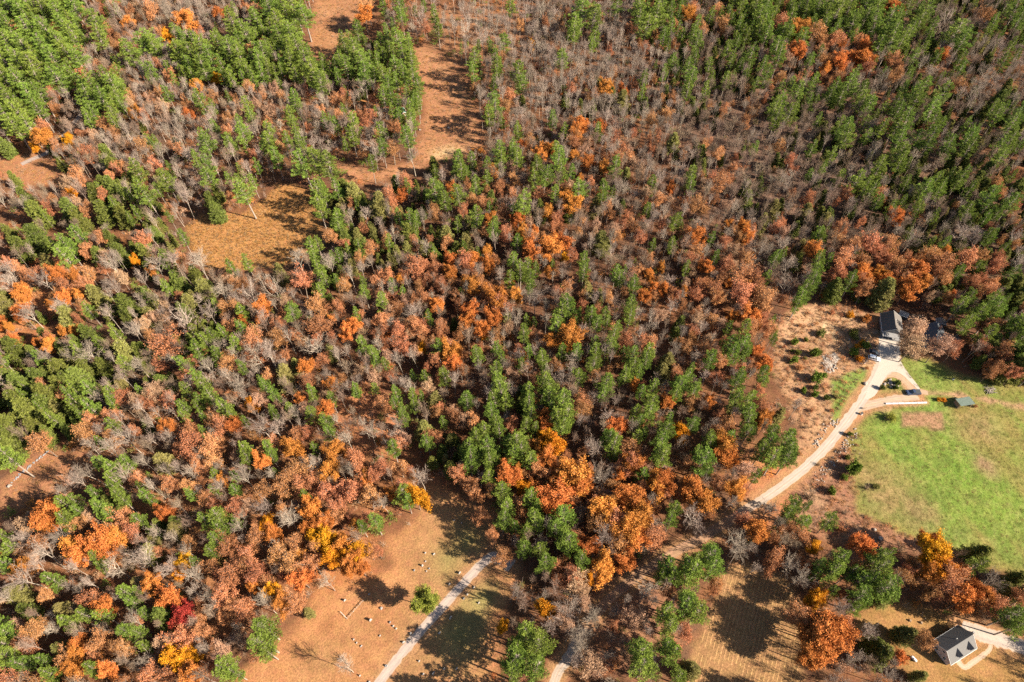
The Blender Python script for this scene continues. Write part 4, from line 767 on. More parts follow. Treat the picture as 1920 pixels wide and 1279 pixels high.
# ------------------------------------------------------------ buildings, vehicles, stones, shrubs
M = dict(shingle=mat('dark_shingles', (.05,.055,.065), .85, (.085,.09,.1), .6, 0, 9), warm=mat('brown_grey_shingles', (.085,.075,.068), .9, (.125,.108,.095), .5, 0, 9), shingle2=mat('grey_shingles', (.085,.08,.078), .85, (.125,.12,.115), .6, 0, 9), shingle3=mat('weathered_shingles', (.16,.135,.12), .85, (.2,.175,.15), .5, 0, 9),  # shingle mixes differ in their own colour: dark, brown-grey, grey, paler grey
         siding=mat('grey_siding', (.16,.155,.155), .8, (.24,.235,.23), .3, 0, 3), white=mat('white_paint', (.75,.74,.72), .6, (.66,.65,.62), 0, 0, 4), lav=mat('pale_siding', (.42,.38,.4), .8, (.5,.46,.47), .2, 0, 3),
         glass=mat('window_glass', (.03,.04,.05), .08), wood=mat('weathered_wood', (.2,.14,.09), .9, (.3,.21,.14), .4, 0, 5), brick=mat('chimney_brick', (.3,.14,.1), .9, (.38,.2,.14), .4, 0, 8),
         green=mat('green_metal_roof', (.09,.125,.1), .7, (.13,.165,.14), 0, 0, 2), tarp=mat('green_tarp', (.03,.12,.09), .5, (.05,.17,.13), .3, 0, 2), stone=mat('field_stone', (.2,.16,.13), .95, (.38,.32,.27), .8, 0, 3),
         granite=mat('headstone_granite', (.24,.215,.2), .8, (.4,.37,.34), .4, 0, 6), slate=mat('headstone_slate', (.16,.16,.17), .8, (.24,.24,.25), .4, 0, 6), tyre=mat('rubber', (.02,.02,.02), .9), chrome=mat('alloy', (.5,.5,.5), .35, None, 0, 1),
         lamp=mat('lamp_glass', (.8,.8,.78), .2), red=mat('tail_lamp_red', (.4,.02,.02), .3), black=mat('black_car_paint', (.03,.03,.035), .25), wcar=mat('white_car_paint', (.78,.78,.78), .25), blue=mat('navy_car_paint', (.035,.05,.09), .25), dark=mat('dark_plastic', (.03,.035,.04), .7))
def gable_house(name, label, c, rz, hx, hy, eave, ridge, wallm, roofm, over=.35, cat_='house', wins=(), door=None, chim=None, group=None):
    """ridge runs along local Y; hx half width, hy half length"""
    t = thing(name, label, cat_, (*c, 0), rz, group); sl = (ridge-eave)/hx
    m = MB(); pr = [(-hx, -hy, 0), (hx, -hy, 0), (hx, -hy, eave), (0, -hy, ridge-.04), (-hx, -hy, eave)]; m.prism(pr, (0, 2*hy, 0)); m.build('wall', wallm, t)
    r = MB(); th = .16
    for s in (-1, 1):
        x1 = s*(hx+over); z1 = eave-over*sl
        r.prism([(s*.0, -hy-over, ridge+.02), (x1, -hy-over, z1+.02), (x1, -hy-over, z1+th), (s*.0, -hy-over, ridge+th+.02)], (0, 2*(hy+over), 0))
    ro = r.build('roof', roofm, t)
    tr = MB(); y = -hy-over-.03
    for yy in (-hy-over-.05, hy+over+.01):
        for s in (-1, 1): tr.prism([(0, yy, ridge+th+.02), (s*(hx+over), yy, eave-over*sl+th), (s*(hx+over), yy, eave-over*sl-.06), (0, yy, ridge-.06)], (0, .04, 0))
    for s in (-1, 1): x = s*(hx+over+.003); tr.box(min(x, x+s*.09), max(x, x+s*.09), -hy-over, hy+over, eave-over*sl-.05, eave-over*sl+.1)
    tr.build('trim', M['white'], t)
    for face, p, z, w_, h_ in wins:
        f = MB(); g = MB()
        def bx(mb, a0, a1, z0, z1, d0, d1):
            if face == 'F': mb.box(a0, a1, -hy-d1, -hy-d0, z0, z1)
            elif face == 'B': mb.box(a0, a1, hy+d0, hy+d1, z0, z1)
            elif face == 'L': mb.box(-hx-d1, -hx-d0, a0, a1, z0, z1)
            else: mb.box(hx+d0, hx+d1, a0, a1, z0, z1)
        bx(f, p-w_/2-.08, p-w_/2, z, z+h_, .003, .07); bx(f, p+w_/2, p+w_/2+.08, z, z+h_, .003, .07); bx(f, p-w_/2-.08, p+w_/2+.08, z+h_+.002, z+h_+.09, .003, .08); bx(f, p-w_/2-.1, p+w_/2+.1, z-.09, z-.002, .003, .1); bx(f, p-.02, p+.02, z+.002, z+h_-.002, .034, .06)
        fo = f.build('window', M['white'], t); bx(g, p-w_/2+.002, p+w_/2-.002, z+.002, z+h_-.002, .004, .03); g.build('pane', M['glass'], fo)
    if door:
        face, p, w_, h_, dm = door; d = MB(); k = MB()
        if face == 'F': d.box(p-w_/2, p+w_/2, -hy-.06, -hy-.003, 0, h_); k.box(p+w_/2-.2, p+w_/2-.12, -hy-.12, -hy-.062, 1, 1.1)
        else: d.box(hx+.003, hx+.06, p-w_/2, p+w_/2, 0, h_); k.box(hx+.062, hx+.12, p+.3, p+.38, 1, 1.1)
        do = d.build('door', dm, t); k.build('handle', M['chrome'], do)
    if chim:
        x, y, z1 = chim; zb = ridge-abs(x)*sl-.3; q = MB().box(x-.35, x+.35, y-.35, y+.35, zb, z1).box(x-.42, x+.42, y-.42, y+.42, z1+.002, z1+.14).box(x-.16, x+.16, y-.16, y+.16, z1+.142, z1+.4); q.build('chimney', M['brick'], ro)
    return t, ro
b, ro = gable_house('barn', 'dark roofed grey barn at the head of the pale dirt road', (150.2, 160.4), math.radians(-12.4), 3.6, 4.3, 2.7, 5.3, M['siding'], M['warm'], wins=[('F', -2.3, 1.1, .9, 1.1), ('F', 2.4, 1.1, .9, 1.1), ('F', 0, 2.9, .8, .8), ('L', -2, 1.2, .8, 1), ('L', 1.8, 1.2, .8, 1), ('R', 1, 1.2, .9, 1)], door=('F', 0, 2.3, 2.2, M['white']), cat_='barn')
MB().tube((.6, .5, 4.2), (.6, .5, 5.2), .12).build('vent_pipe', M['white'], ro)
pm = MB().box(-3.6, 3.6, -6.3, -4.42, .0, .3)
for x in (-3.3, -1.1, 1.1, 3.3): pm.box(x-.07, x+.07, -6.25, -6.11, .302, 2.19)
pm.prism([(-3.8, -6.5, 2.2), (-3.8, -4.47, 2.5), (-3.8, -4.47, 2.6), (-3.8, -6.5, 2.3)], (7.6, 0, 0)); pm.build('porch', M['siding'], b)
h, ro = gable_house('cottage', 'grey roofed farmhouse half hidden behind the tan leaved trees', p2w(1751, 630, 3), math.radians(-22), 3.4, 4.6, 3.0, 5.5, M['siding'], M['shingle'], wins=[('F', -1.6, 1, .9, 1.1), ('F', 1.5, 1, .9, 1.1), ('L', -2, 1, .9, 1.1), ('L', 1.5, 1, .9, 1.1)], chim=(.9, 2.5, 6.4))
MB().prism([(3.45, -1.6, 0), (3.45, 3.2, 0), (3.45, 3.2, 2.7), (3.45, .8, 4.3), (3.45, -1.6, 2.7)], (5.4, 0, 0)).build('wing', M['siding'], h)
wr = MB()
for s in (-1, 1): wr.prism([(1.0, .8, 4.34), (1.0, .8+s*2.75, 2.52), (1.0, .8+s*2.75, 2.66), (1.0, .8, 4.5)], (8.2, 0, 0))
wr.build('wing_roof', M['shingle2'], h)
d, ro = gable_house('house', 'small white trimmed cape house with two dormers beside the drive', (131.2, 42.3), math.radians(25.8-90), 3.3, 4.9, 2.8, 5.5, M['lav'], M['shingle2'], wins=[('F', -1.5, 1, .8, 1.1), ('F', 1.5, 1, .8, 1.1), ('F', 0, 3.2, .7, .8), ('R', -3.4, 1, .9, 1.1), ('R', 3.3, 1, .9, 1.1), ('B', 0, 1, .9, 1.1), ('L', -2, 1, .9, 1.1), ('L', 2, 1, .9, 1.1)], door=('R', .1, 1, 2.1, M['dark']))
for k, y in enumerate((-1.5, 2.9)):
    dm = MB().prism([(1.0, y-.7, 3.2), (1.0, y+.7, 3.2), (1.0, y+.7, 4.3), (1.0, y, 4.9), (1.0, y-.7, 4.3)], (1.9, 0, 0)); do = dm.build('dormer', M['lav'], d)
    q = MB()
    for s in (-1, 1): q.prism([(.7, y, 5.0), (.7, y+s*.95, 4.19), (.7, y+s*.95, 4.27), (.7, y, 5.1)], (2.4, 0, 0))
    q.build('dormer_roof', M['shingle2'], do); MB().box(2.904, 2.95, y-.35, y+.35, 3.45, 4.25).build('pane', M['glass'], do)
MB().tube((-1.2, .3, 4), (-1.2, .3, 5.3), .1).build('vent_pipe', M['white'], ro)
gable_house('cabin', 'small green roofed cabin among pines left of the sandy clearing', p2w(753, 208, 2.5), math.radians(30), 1.9, 2.5, 2.2, 3.5, M['wood'], M['tarp'], .3, 'cabin', wins=[('F', .9, 1, .6, .7)], door=('F', -.7, .9, 1.9, M['wood']))
gable_house('garden_shed', 'small light roofed shed behind the half hidden farmhouse', p2w(1765, 603, 2.2), math.radians(-8), 1.5, 1.3, 2.0, 2.7, M['siding'], M['shingle3'], .2, 'shed', door=('F', 0, .9, 1.8, M['wood']))
g_, _ = gable_house('greenhouse', 'little white framed greenhouse just right of the grey barn', p2w(1695, 588, 2), math.radians(60), 1.2, 1.6, 1.8, 2.6, M['glass'], M['siding'], .1, 'greenhouse')
for x in (-.6, .6):
    MB().box(x-.03, x+.03, -1.66, -1.603, 0, 1.8).build('mullion', M['white'], g_)
# open fronted green roofed shelter
s_ = thing('open_shed', 'green metal roofed open shed on the edge of the meadow', 'shed', (166.0, 125.3, 0), math.radians(10))
MB().prism([(-2.8, -1.75, 2.75), (-2.8, 1.75, 2.2), (-2.8, 1.75, 2.3), (-2.8, -1.75, 2.85)], (5.6, 0, 0)).build('roof', M['green'], s_)
MB().box(-2.5, 2.5, 1.42, 1.5, 0, 2.15).build('wall', M['wood'], s_)
for x in (-2.5, 2.42): MB().box(x, x+.08, -1.2, 1.418, 0, 2.1).build('wall', M['wood'], s_)
for x in (-2.45, -.05, 2.35): MB().box(x, x+.12, -1.5, -1.38, 0, 2.66).build('post', M['wood'], s_)
fr = MB(); 
for k in range(18): a = rnd.uniform(-2.2, 2.2); fr.tube((a, .9, .12+.17*(k % 5)), (a+.02, 1.38, .12+.17*(k % 5)), .09, n=6)
f_ = fr.build('firewood', M['shingle3'], None, (166.0, 125.3, 0), math.radians(10)); f_['kind'] = 'stuff'; tag(f_, 'split firewood stacked under the green roofed open shed', 'firewood')

def vehicle(name, label, cat_, c, heading, L, Wd, paint, kind):
    t = thing(name, label, cat_, (*c, 0), heading); w_ = Wd/2
    if kind == 'truck': prof = [(-L/2, .5), (-L/2, 1.02), (-.32*L, 1.06), (-.05*L, 1.06), (.18*L, 1.08), (.46*L, 1.0), (L/2, .85), (L/2, .45)]; cab = [(-.08*L, 1.06), (-.05*L, 1.78), (.1*L, 1.8), (.2*L, 1.08)]
    elif kind == 'suv': prof = [(-L/2, .45), (-L/2, .95), (-.44*L, 1.0), (.2*L, 1.0), (.45*L, .88), (L/2, .7), (L/2, .4)]; cab = [(-.47*L, 1.0), (-.42*L, 1.62), (.06*L, 1.66), (.22*L, 1.0)]
    else: prof = [(-L/2, .4), (-L/2, .85), (-.42*L, .93), (.2*L, .92), (.45*L, .78), (L/2, .6), (L/2, .35)]; cab = [(-.4*L, .92), (-.24*L, 1.42), (.05*L, 1.44), (.24*L, .92)]
    bm = bmesh.new(); a = [bm.verts.new((x, -w_, z)) for x, z in prof+[(L/2-.1, .25), (-L/2+.1, .25)]]; b_ = [bm.verts.new((v.co.x, w_, v.co.z)) for v in a]; n = len(a)
    bm.faces.new(a); bm.faces.new(b_[::-1]); [bm.faces.new((a[i], b_[i], b_[(i+1) % n], a[(i+1) % n])) for i in range(n)]
    bmesh.ops.recalc_face_normals(bm, faces=bm.faces); bmesh.ops.bevel(bm, geom=bm.edges[:], offset=.07, segments=2, affect='EDGES'); me = bpy.data.meshes.new('body'); bm.to_mesh(me); bm.free(); me.materials.append(paint); bo = link(bpy.data.objects.new('body', me), t)
    x0, x1, x2, x3 = [q[0] for q in cab]; z0, z1 = cab[0][1], cab[1][1]; wt = w_*.78
    MB().poly([(x0, -w_*.94, z0-.03), (x3, -w_*.94, z0-.03), (x3, w_*.94, z0-.03), (x0, w_*.94, z0-.03), (x1, -wt, z1), (x2, -wt, z1), (x2, wt, z1), (x1, wt, z1)], [(0,1,2,3),(4,5,6,7),(0,1,5,4),(1,2,6,5),(2,3,7,6),(3,0,4,7)]).build('windows', M['glass'], t)
    MB().box(x1-.04, x2+.04, -wt-.03, wt+.03, z1+.004, z1+.07).build('cabin_roof', paint, t)
    if kind == 'truck':
        MB().box(-L/2+.14, -.1*L, -w_+.16, w_-.16, 1.065, 1.075).build('truck_bed', M['dark'], t)
        for s in (-1, 1): MB().box(-L/2+.1, -.09*L, s*(w_-.08)-.06, s*(w_-.08)+.06, 1.03, 1.22).build('bed_rail', paint, t)
    for sx in (-1, 1):
        for sy in (-1, 1):
            q = Vector((sx*.31*L, sy*(w_-.1), .34)); wh = MB().tube(q-Vector((0, .11, 0)), q+Vector((0, .13*1, 0)), .34, n=16).build('wheel', M['tyre'], t); MB().tube(q+Vector((0, sy*.135 if sy > 0 else -.115, 0)), q+Vector((0, sy*.15 if sy > 0 else -.13, 0)), .2, n=12).build('rim', M['chrome'], wh)
    for sy in (-1, 1):
        MB().box(L/2-.02, L/2+.02, sy*.68*w_-.16, sy*.68*w_+.16, .56, .7).build('headlight', M['lamp'], t); MB().box(-L/2-.02, -L/2+.02, sy*.74*w_-.12, sy*.74*w_+.12, .62, .82).build('tail_light', M['red'], t)
    return t
def hd(a, b): p, q = p2w(*a), p2w(*b); return math.atan2(q[1]-p[1], q[0]-p[0])
vehicle('parked_car', 'black car parked nose out at the top of the dirt road', 'car', p2w(1638.5, 662.5), hd((1631, 659), (1646, 665)), 4.3, 1.8, M['black'], 'car')
vehicle('parked_car', 'white car parked beside the black one at the road end', 'car', p2w(1638, 673.5), hd((1629.5, 671), (1646.5, 675.5)), 4.4, 1.8, M['wcar'], 'suv')
vehicle('pickup_truck', 'navy blue pickup truck parked on the gravel spur', 'pickup truck', p2w(1711, 737.5), hd((1724, 736.6), (1698, 737.4)), 5.3, 1.95, M['blue'], 'truck')

# garden: long white row cover, bins, posts, tanks
a = Vector((*p2w(1660, 757), 0)); b = Vector((*p2w(1737, 755), 0)); d = (b-a); L_ = d.length; rc = thing('row_cover', 'long low white row cover lying along the meadow edge', 'row cover', a, math.atan2(d.y, d.x))
m = MB(); n = 26; ring = [(math.cos(t)*.38, math.sin(t)*.42) for t in [math.pi*i/6 for i in range(7)]]; vs = []; fs = []
for i in range(n+1):
    k = 1+rnd.uniform(-.1, .1)
    for y, z in ring: vs.append((L_*i/n, y*k, z*k+.0))
for i in range(n):
    for j in range(6): fs.append((i*7+j, i*7+j+1, (i+1)*7+j+1, (i+1)*7+j))
fs += [tuple(range(7)), tuple(range(n*7, n*7+7))]; m.poly(vs, fs).build('cover', M['lav'], rc)
for i in range(0, n+1, 4): 
    hp = MB(); 
    for j in range(6): hp.tube((L_*i/n, ring[j][0]*1.14, ring[j][1]*1.14), (L_*i/n, ring[j+1][0]*1.14, ring[j+1][1]*1.14), .025, n=5)
    hp.build('hoop', M['chrome'], rc)
def capsule(name, label, c, rz, L, r, m_, cat_):
    t = thing(name, label, cat_, (*c, 0), rz); mb = MB(); prof = [(-L/2, .02), (-L/2+r*.15, r*.5), (-L/2+r*.5, r*.87), (-L/2+r, r), (L/2-r, r), (L/2-r*.5, r*.87), (L/2-r*.15, r*.5), (L/2, .02)]
    for (x0, r0), (x1, r1) in zip(prof[:-1], prof[1:]): mb.tube((x0, 0, r+.12), (x1, 0, r+.12), r0, r1, 14)
    mb.build('tank', m_, t)
    for x in (-L/3, L/3): MB().box(x-.1, x+.1, -r*.7, r*.7, 0, .2).build('foot', M['dark'], t)
    MB().tube((0, 0, 2*r+.08), (0, 0, 2*r+.28), .14, n=10).build('valve_cap', M['white'], t)
capsule('propane_tank', 'white propane tank standing in leaves behind the grey barn', p2w(1640.5, 580), .5, 1.9, .42, M['white'], 'tank')
capsule('propane_tank', 'white propane tank in the brush left of the small cape house', p2w(1712, 1236), math.radians(-55), 2.0, .42, M['white'], 'tank')
def drum(name, label, u, v, r, h_, m_, cat_):
    t = thing(name, label, cat_, (*p2w(u, v), 0)); MB().tube((0, 0, 0), (0, 0, h_), r, r*1.04, 16).build('body', m_, t); MB().tube((0, 0, h_+.002), (0, 0, h_+.07), r*1.1, r*1.02, 16).build('lid', M['dark'] if m_ is not M['dark'] else M['siding'], t)
drum('barrel', 'white barrel on the grass at the bend of the dirt road', 1614.5, 777, .42, 1.0, M['white'], 'barrel')
drum('barrel', 'small white barrel at the shaded edge of the upper lawn', 1786.5, 712, .3, .9, M['white'], 'barrel')
drum('trash_bin', 'dark trash bin standing on the drive by the cape house', 1822.5, 1187, .33, 1.05, M['dark'], 'bin')
t = thing('wooden_sign', 'small blank wooden sign on two posts beside the dirt road', 'sign', (*p2w(1621, 767), 0), .3)
MB().box(-.6, .6, -.03, .03, .5, 1.1).build('board', M['wood'], t)
for x in (-.5, .42): MB().box(x, x+.08, .032, .11, 0, 1.2).build('post', M['wood'], t)
lp = MB()
for k in range(26): x, y = rnd.uniform(-1.6, 1.6), rnd.uniform(-1.1, 1.1); q = rnd.uniform(0, 3.14); l_ = rnd.uniform(.7, 1.7); lp.tube((x-math.cos(q)*l_, y-math.sin(q)*l_, .12+rnd.random()*.5), (x+math.cos(q)*l_, y+math.sin(q)*l_, .1+rnd.random()*.5), .09, .06, 6)
lo = lp.build('log_pile', M['stone'], None, (*p2w(1855, 732), 0)); tag(lo, 'tangled pile of pale logs at the shaded meadow edge', 'log pile')
for u, v, l_ in ((1706, 1164, 'dark stump alone at the left of the cape house lawn'), (1727, 1168, 'largest dark stump on the lawn left of the cape house'), (1734, 1160, 'small stump on the lawn nearest the cape house'), (1728, 1154, 'middle stump of three on the cape house lawn'), (1729, 1149, 'topmost stump on the cape house lawn')):
    k = .75 if 'largest' in l_ or 'alone' in l_ else .45; t = MB(); t.tube((0, 0, 0), (0, 0, .55*k+.2), .5*k, .38*k, 9)
    for i in range(4): aa = i*1.57+rnd.random(); t.tube((0, 0, .12), (math.cos(aa)*.85*k, math.sin(aa)*.85*k, .02), .13*k, .04, 5)
    tag(t.build('stump', M['wood'], None, (*p2w(u, v), 0)), l_, 'stump', 'stumps on the cape house lawn')
# patio and raised beds by the farmhouse
t = thing('raised_bed', 'wooden raised planting beds between barn and farmhouse', 'raised bed', (*p2w(1714, 593), 0), math.radians(-6))
for x in (-2.6, 0, 2.6):
    MB().box(x-1.1, x+1.1, -.65, -.57, 0, .4).box(x-1.1, x+1.1, .57, .65, 0, .4).box(x-1.1, x-1.02, -.568, .568, 0, .4).box(x+1.02, x+1.1, -.568, .568, 0, .4).build('frame', M['wood'], t); MB().box(x-1.018, x+1.018, -.566, .566, 0, .3).build('soil', mat('soil', (.08,.055,.04), .95), t)

# stones
def stones(name, label, cat_, line, n, r0, r1, spreadm, seed, flat=.7):
    R = random.Random(seed); mb = MB(); P_ = [p2w(*q) for q in line]
    L_ = [math.dist(a, b) for a, b in zip(P_[:-1], P_[1:])]; T_ = sum(L_)
    c0 = P_[len(P_)//2]
    for k in range(n):
        s = R.random()*T_; i = 0
        while i < len(L_)-1 and s > L_[i]: s -= L_[i]; i += 1
        f = s/L_[i]; x = P_[i][0]*(1-f)+P_[i+1][0]*f+R.gauss(0, spreadm); y = P_[i][1]*(1-f)+P_[i+1][1]*f+R.gauss(0, spreadm); r = R.uniform(r0, r1)
        mb.rock((x-c0[0], y-c0[1], r*.35), r, R.randrange(9999), (1, R.uniform(.7, 1.2), flat))
    o = mb.build(name, M['slate' if name == 'stone_wall' else 'stone'], None, (*c0, 0)); tag(o, label, cat_)  # wall takes dark slate: its shadow line is put into the stone colour
    if name == 'stone_row': o['kind'] = 'stuff'
    return o
stones('stone_row', 'row of pale boulders along the left verge of the dirt road', 'stone wall', [(1527, 836), (1535, 820), (1544, 804), (1560, 797), (1568, 786)], 60, .15, .42, .7, 1)
stones('stone_row', 'heap of pale stones right of the dirt road by the meadow corner', 'stone wall', [(1608, 808), (1600, 815), (1590, 828), (1578, 842)], 45, .15, .4, .8, 2)
stones('stone_row', 'scattered pale stones in brush right of the road, middle group', 'stone wall', [(1573, 848), (1568, 856), (1556, 872), (1545, 884)], 38, .12, .36, .8, 3)
stones('stone_row', 'pale stones and brush heap above the dark pines by the road', 'stone wall', [(1540, 890), (1532, 900), (1524, 908)], 34, .12, .34, 1.0, 4)
stones('stone_wall', 'old stone wall bordering the clearing at the far left', 'stone wall', [(14, 913), (40, 888), (70, 862), (96, 842), (106, 838)], 90, .15, .32, .25, 5)
stones('stone_row', 'ring of pale stones round the planting by the parked cars', 'stone wall', [(1612, 668), (1622, 670), (1625, 677), (1618, 683), (1608, 681)], 28, .15, .35, .15, 7)
stones('stone_border', 'loose stones beside the yellow plants left of the barn', 'stone wall', [(1598, 632), (1612, 638), (1628, 646), (1642, 648)], 34, .15, .45, .9, 8)
oc = thing('rock_outcrop', 'pale grey rock outcrop in the brushy house clearing', 'rock outcrop', (*p2w(1556, 680), 0)); R = random.Random(3); pts = [(1540, 668), (1550, 664), (1562, 660), (1572, 660), (1570, 672), (1564, 686), (1562, 700), (1555, 703), (1549, 690), (1545, 678)]
P_ = [p2w(*q) for q in pts]; c0 = p2w(1556, 680); mb = MB(); pa = np.array(P_)
gxs = np.arange(pa[:, 0].min(), pa[:, 0].max(), .7); gys = np.arange(pa[:, 1].min(), pa[:, 1].max(), .7); GX, GY = np.meshgrid(gxs, gys); sdm = sdist(GX, GY, P_)+(vnoise(GX, GY, 2, 3)-.5)*1.6
for i in range(GX.shape[0]):
    for j in range(GX.shape[1]):
        if sdm[i, j] < 0: r = R.uniform(.35, .75); mb.rock((GX[i, j]-c0[0]+R.gauss(0, .15), GY[i, j]-c0[1]+R.gauss(0, .15), .0), r, R.randrange(9999), (1.2, 1.1, .45))
mb.build('ledge', M['stone'], oc)
ml = MB()
for k in range(14): a_ = R.random()*6.28; ml.rock((math.cos(a_)*R.uniform(1, 3.4), math.sin(a_)*R.uniform(2, 5), .2), R.uniform(.3, .6), R.randrange(999))
ml.build('loose_rocks', M['stone'], oc)
stones('rockery', 'small rockery with bushes inside the driveway loop', 'rockery', [(1664, 722), (1672, 718), (1678, 724), (1684, 722)], 26, .25, .6, .7, 9)
for u, v, r, l_ in ((1622, 720, .8, 'brown boulder on the green patch left of the road'), (18, 912, .7, 'white boulder at the end of the old wall, far left'), (1650, 1010, .8, 'lone boulder at the lower left corner of the meadow'), (1640, 994, .6, 'smaller boulder above the meadow corner boulder'), (787, 244, .6, 'pale boulder in the middle of the sandy clearing'), (841, 240, .7, 'grey boulder in the shade of the sandy clearing'), (1572, 604, .45, 'small white stone near the sandy garden path')):
    tag(MB().rock((0, 0, r*.4), r, int(u)).rock((r*.9, r*.4, r*.15), r*.4, int(v)).build('boulder', M['stone'], None, (*p2w(u, v), 0)), l_, 'boulder', 'single boulders lying in the open ground')

# cemetery
n_h = 0; used = {}
allh = [(640+x/2.975, 849+y/2.975, s) for x, y, s in HEADSTONES]+[(600+x/6.4, 1080+y/6.4, s) for x, y, s in HEADSTONES2]
STY = ('thin white', 'squat grey', 'tall pale', 'small dark', 'plain granite')
for i, (u, v, s) in enumerate(allh):
    c = p2w(u, v+2); k = i % 5; s *= .8; dark = k == 3; m_ = M['slate'] if dark else M['granite']; hh = s*(1.25 if k == 2 else .75 if k == 1 else 1.0); ww = s*(.34 if k in (0, 2) else .42)
    side = 'left of the cemetery lane' if (u-912)*(1255-1050)-(v-1050)*(730-912)*1 < 0 else 'right of the cemetery lane'
    lab = '%s headstone %s, %s percent across, %s percent down' % (STY[k], side, say(u/19.2), say(v/12.79))
    for ex in ('leaning', 'weathered', 'low', 'upright'):
        if lab not in used: break
        lab = ex+' '+lab
    used[lab] = 1
    t = thing('headstone', lab, 'headstone', (*c, 0), math.radians(52+rnd.uniform(-6, 6)), 'headstones in the small cemetery')
    MB().box(-ww-.1, ww+.1, -.16, .16, 0, .16).build('plinth', m_, t)
    arc = [(ww*math.cos(a_), hh-.2*s+.2*s*math.sin(a_)) for a_ in [math.pi*j/8 for j in range(9)]] if k != 1 else [(ww, hh), (-ww, hh)]
    so = MB().prism([(x, -.07, z) for x, z in [(-ww, .162), (ww, .162)]+arc], (0, .14, 0)).build('slab', m_, t); so.rotation_euler.x = rnd.uniform(-.06, .08)
f = thing('plot_fence', 'low pale stone rail fence on the cemetery lawn left of the lane', 'fence', (*p2w(650.8, 1160.5), 0), hd((650.8, 1160.5), (681, 1127))); L_ = math.dist(p2w(650.8, 1160.5), p2w(681, 1127)); k = 0
MB().box(0, L_, -.04, .04, .45, .57).build('rail', M['stone'], f)
for i in range(6): MB().box(L_*i/5-.07, L_*i/5+.07, -.07, .07, 0, .448).build('post', M['granite'], f)
a_ = hd((650.8, 1160.5), (638, 1147))-f.rotation_euler.z; q = Vector((math.cos(a_), math.sin(a_), 0)); MB().tube(q*.15+Vector((0, 0, .68)), q*3+Vector((0, 0, .68)), .06, n=6).build('rail', M['white'], f)
for s in (1.5, 3): MB().tube(q*s, q*s+Vector((0, 0, .62)), .07, n=6).build('post', M['white'], f)

# shrubs and young evergreens in the open ground: px of the crown centre, px width, look
SH = [(1492,641,12,'p'),(1511,637,7,'d'),(1529,662,17,'p'),(1496,660,10,'d'),(1490,675,12,'p'),(1540,625,16,'l'),(1534,707,19,'p'),(1529,726,9,'d'),(1507,732,10,'p'),(1527,739,12,'p'),(1551,746,10,'d'),(1500,690,15,'r'),(1510,672,7,'l'),(1485,658,6,'d'),(1482,680,7,'l'),
      (1547,703,9,'p'),(1569,744,10,'l'),(1624,648,13,'p'),(1603,662,14,'p'),(1577,631,17,'B'),(1561,586,11,'r'),(1582,671,7,'r'),(1600,625,13,'d'),(1605,633,12,'l'),(1617,641,12,'y'),(1608,650,12,'y'),(1612,672,14,'y'),(1595,590,14,'y'),(1625,598,16,'o'),
      (1683,718,10,'d'),(1681,726,8,'d'),(1655,727,8,'d'),(1761,750,9,'y'),(1770,750,9,'y'),(1672,782,17,'G'),(1664,784,14,'B'),(1605,878,24,'p'),(1584,895,11,'p'),(1560,921,14,'p'),(1590,858,9,'d'),(1594,814,8,'d'),(1628,913,20,'B'),(1643,912,12,'l'),(1586,960,20,'B'),(1625,690,8,'r'),
      (1830,762,8,'r'),(1535,870,12,'B'),(1575,845,14,'B'),(1520,930,30,'B'),(1575,990,20,'r'),(1600,1010,26,'B'),(1500,610,8,'r'),(1470,650,9,'r'),(1520,770,10,'r'),(1510,800,14,'B'),(1500,850,12,'r'),(1690,1030,30,'B'),(640,1235,22,'b'),(1460,790,9,'r'),(1560,770,9,'r')]
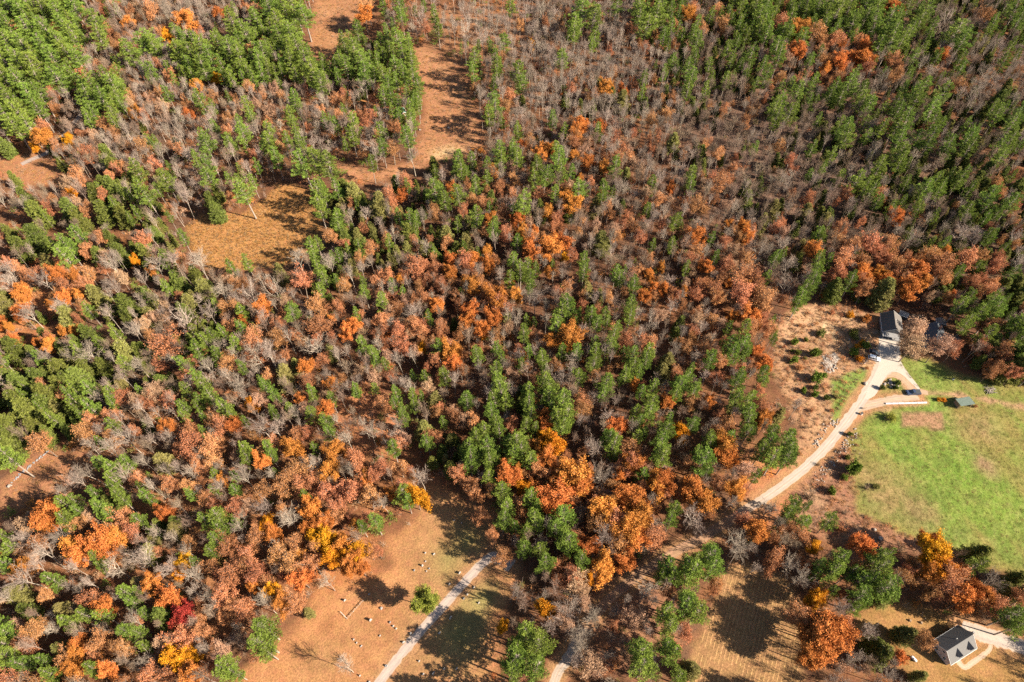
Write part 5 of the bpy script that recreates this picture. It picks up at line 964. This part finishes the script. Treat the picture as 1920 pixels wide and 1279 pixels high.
SN = {'p': ('young_pine', 'young pine', 'bushy young green pine'), 'd': ('evergreen_shrub', 'shrub', 'small dark evergreen shrub'), 'l': ('evergreen_shrub', 'shrub', 'olive green shrub'), 'r': ('shrub', 'shrub', 'rust brown shrub'), 'B': ('bare_shrub', 'shrub', 'leafless brown shrub'), 'b': ('bare_shrub', 'shrub', 'leafless pale shrub'), 'y': ('shrub', 'shrub', 'golden yellow shrub'), 'G': ('shrub', 'shrub', 'round yellow green shrub'), 'o': ('shrub', 'shrub', 'bright orange shrub')}
SHR = {}
for i, (u, v, wpx, code) in enumerate(SH):
    wm = wpx*mpp(u, v); ht = wm*(1.3 if code in 'pd' else .85); x, y = p2w(u, v, ht*.45); nm, ct, lk = SN[code]
    where = 'in the brushy clearing' if u < 1600 and v < 860 else 'by the barn and cars' if v < 690 else 'at the meadow edge' if u > 1640 else 'in the brush by the road' if u > 1400 else 'on the cemetery lawn'
    lab = '%s %s, %s percent across, %s percent down' % (lk, where, say(u/19.2), say(v/12.79)); lab = lab if lab not in used else 'low '+lab; used[lab] = 1
    t = thing(nm, lab, ct, (x, y, 0), rnd.uniform(0, 6.28), 'shrubs and young trees in the open ground')
    if code in 'pdl':
        t.scale = (wm/(2*REF[KM[code][0]][1]),)*2+(ht/REF[KM[code][0]][0],)
        key = (code, i % 3)
        if key not in SHR:
            fv, ff, lv, lf, ti, _ = brush_geo(50+i, 1, .55, 26, 22 if code != 'l' else 18, .13); e = np.abs(lv[:, 2]) > -1
            SHR[key] = (npmesh('stems', fv, [ff], [BARK['brown']], tint=rng.random(len(ff))), npmesh('foliage', lv, [lf], [LEAF[code]], tint=ti))
        t.scale = (wm*.66, wm*.66, ht*.8)
    else:
        key = (code, i % 2)
        if key not in SHR:
            lc = {'r': 6, 'B': 0, 'b': 0, 'y': 16, 'o': 18, 'G': 12}[code]; fv, ff, lv, lf, ti, has = brush_geo(80+i, 1, .6, 46 if lc == 0 else 26, lc, .12)
            SHR[key] = (npmesh('stems', fv, [ff], [LEAF['b' if code == 'b' else 'B']], tint=rng.random(len(ff))), npmesh('foliage', lv, [lf], [LEAF[code]], tint=ti) if lc else None)
        t.scale = (wm*.62, wm*.62, ht*.85)
    link(bpy.data.objects.new('stems', SHR[key][0]), t)
    if SHR[key][1]: link(bpy.data.objects.new('foliage', SHR[key][1]), t)
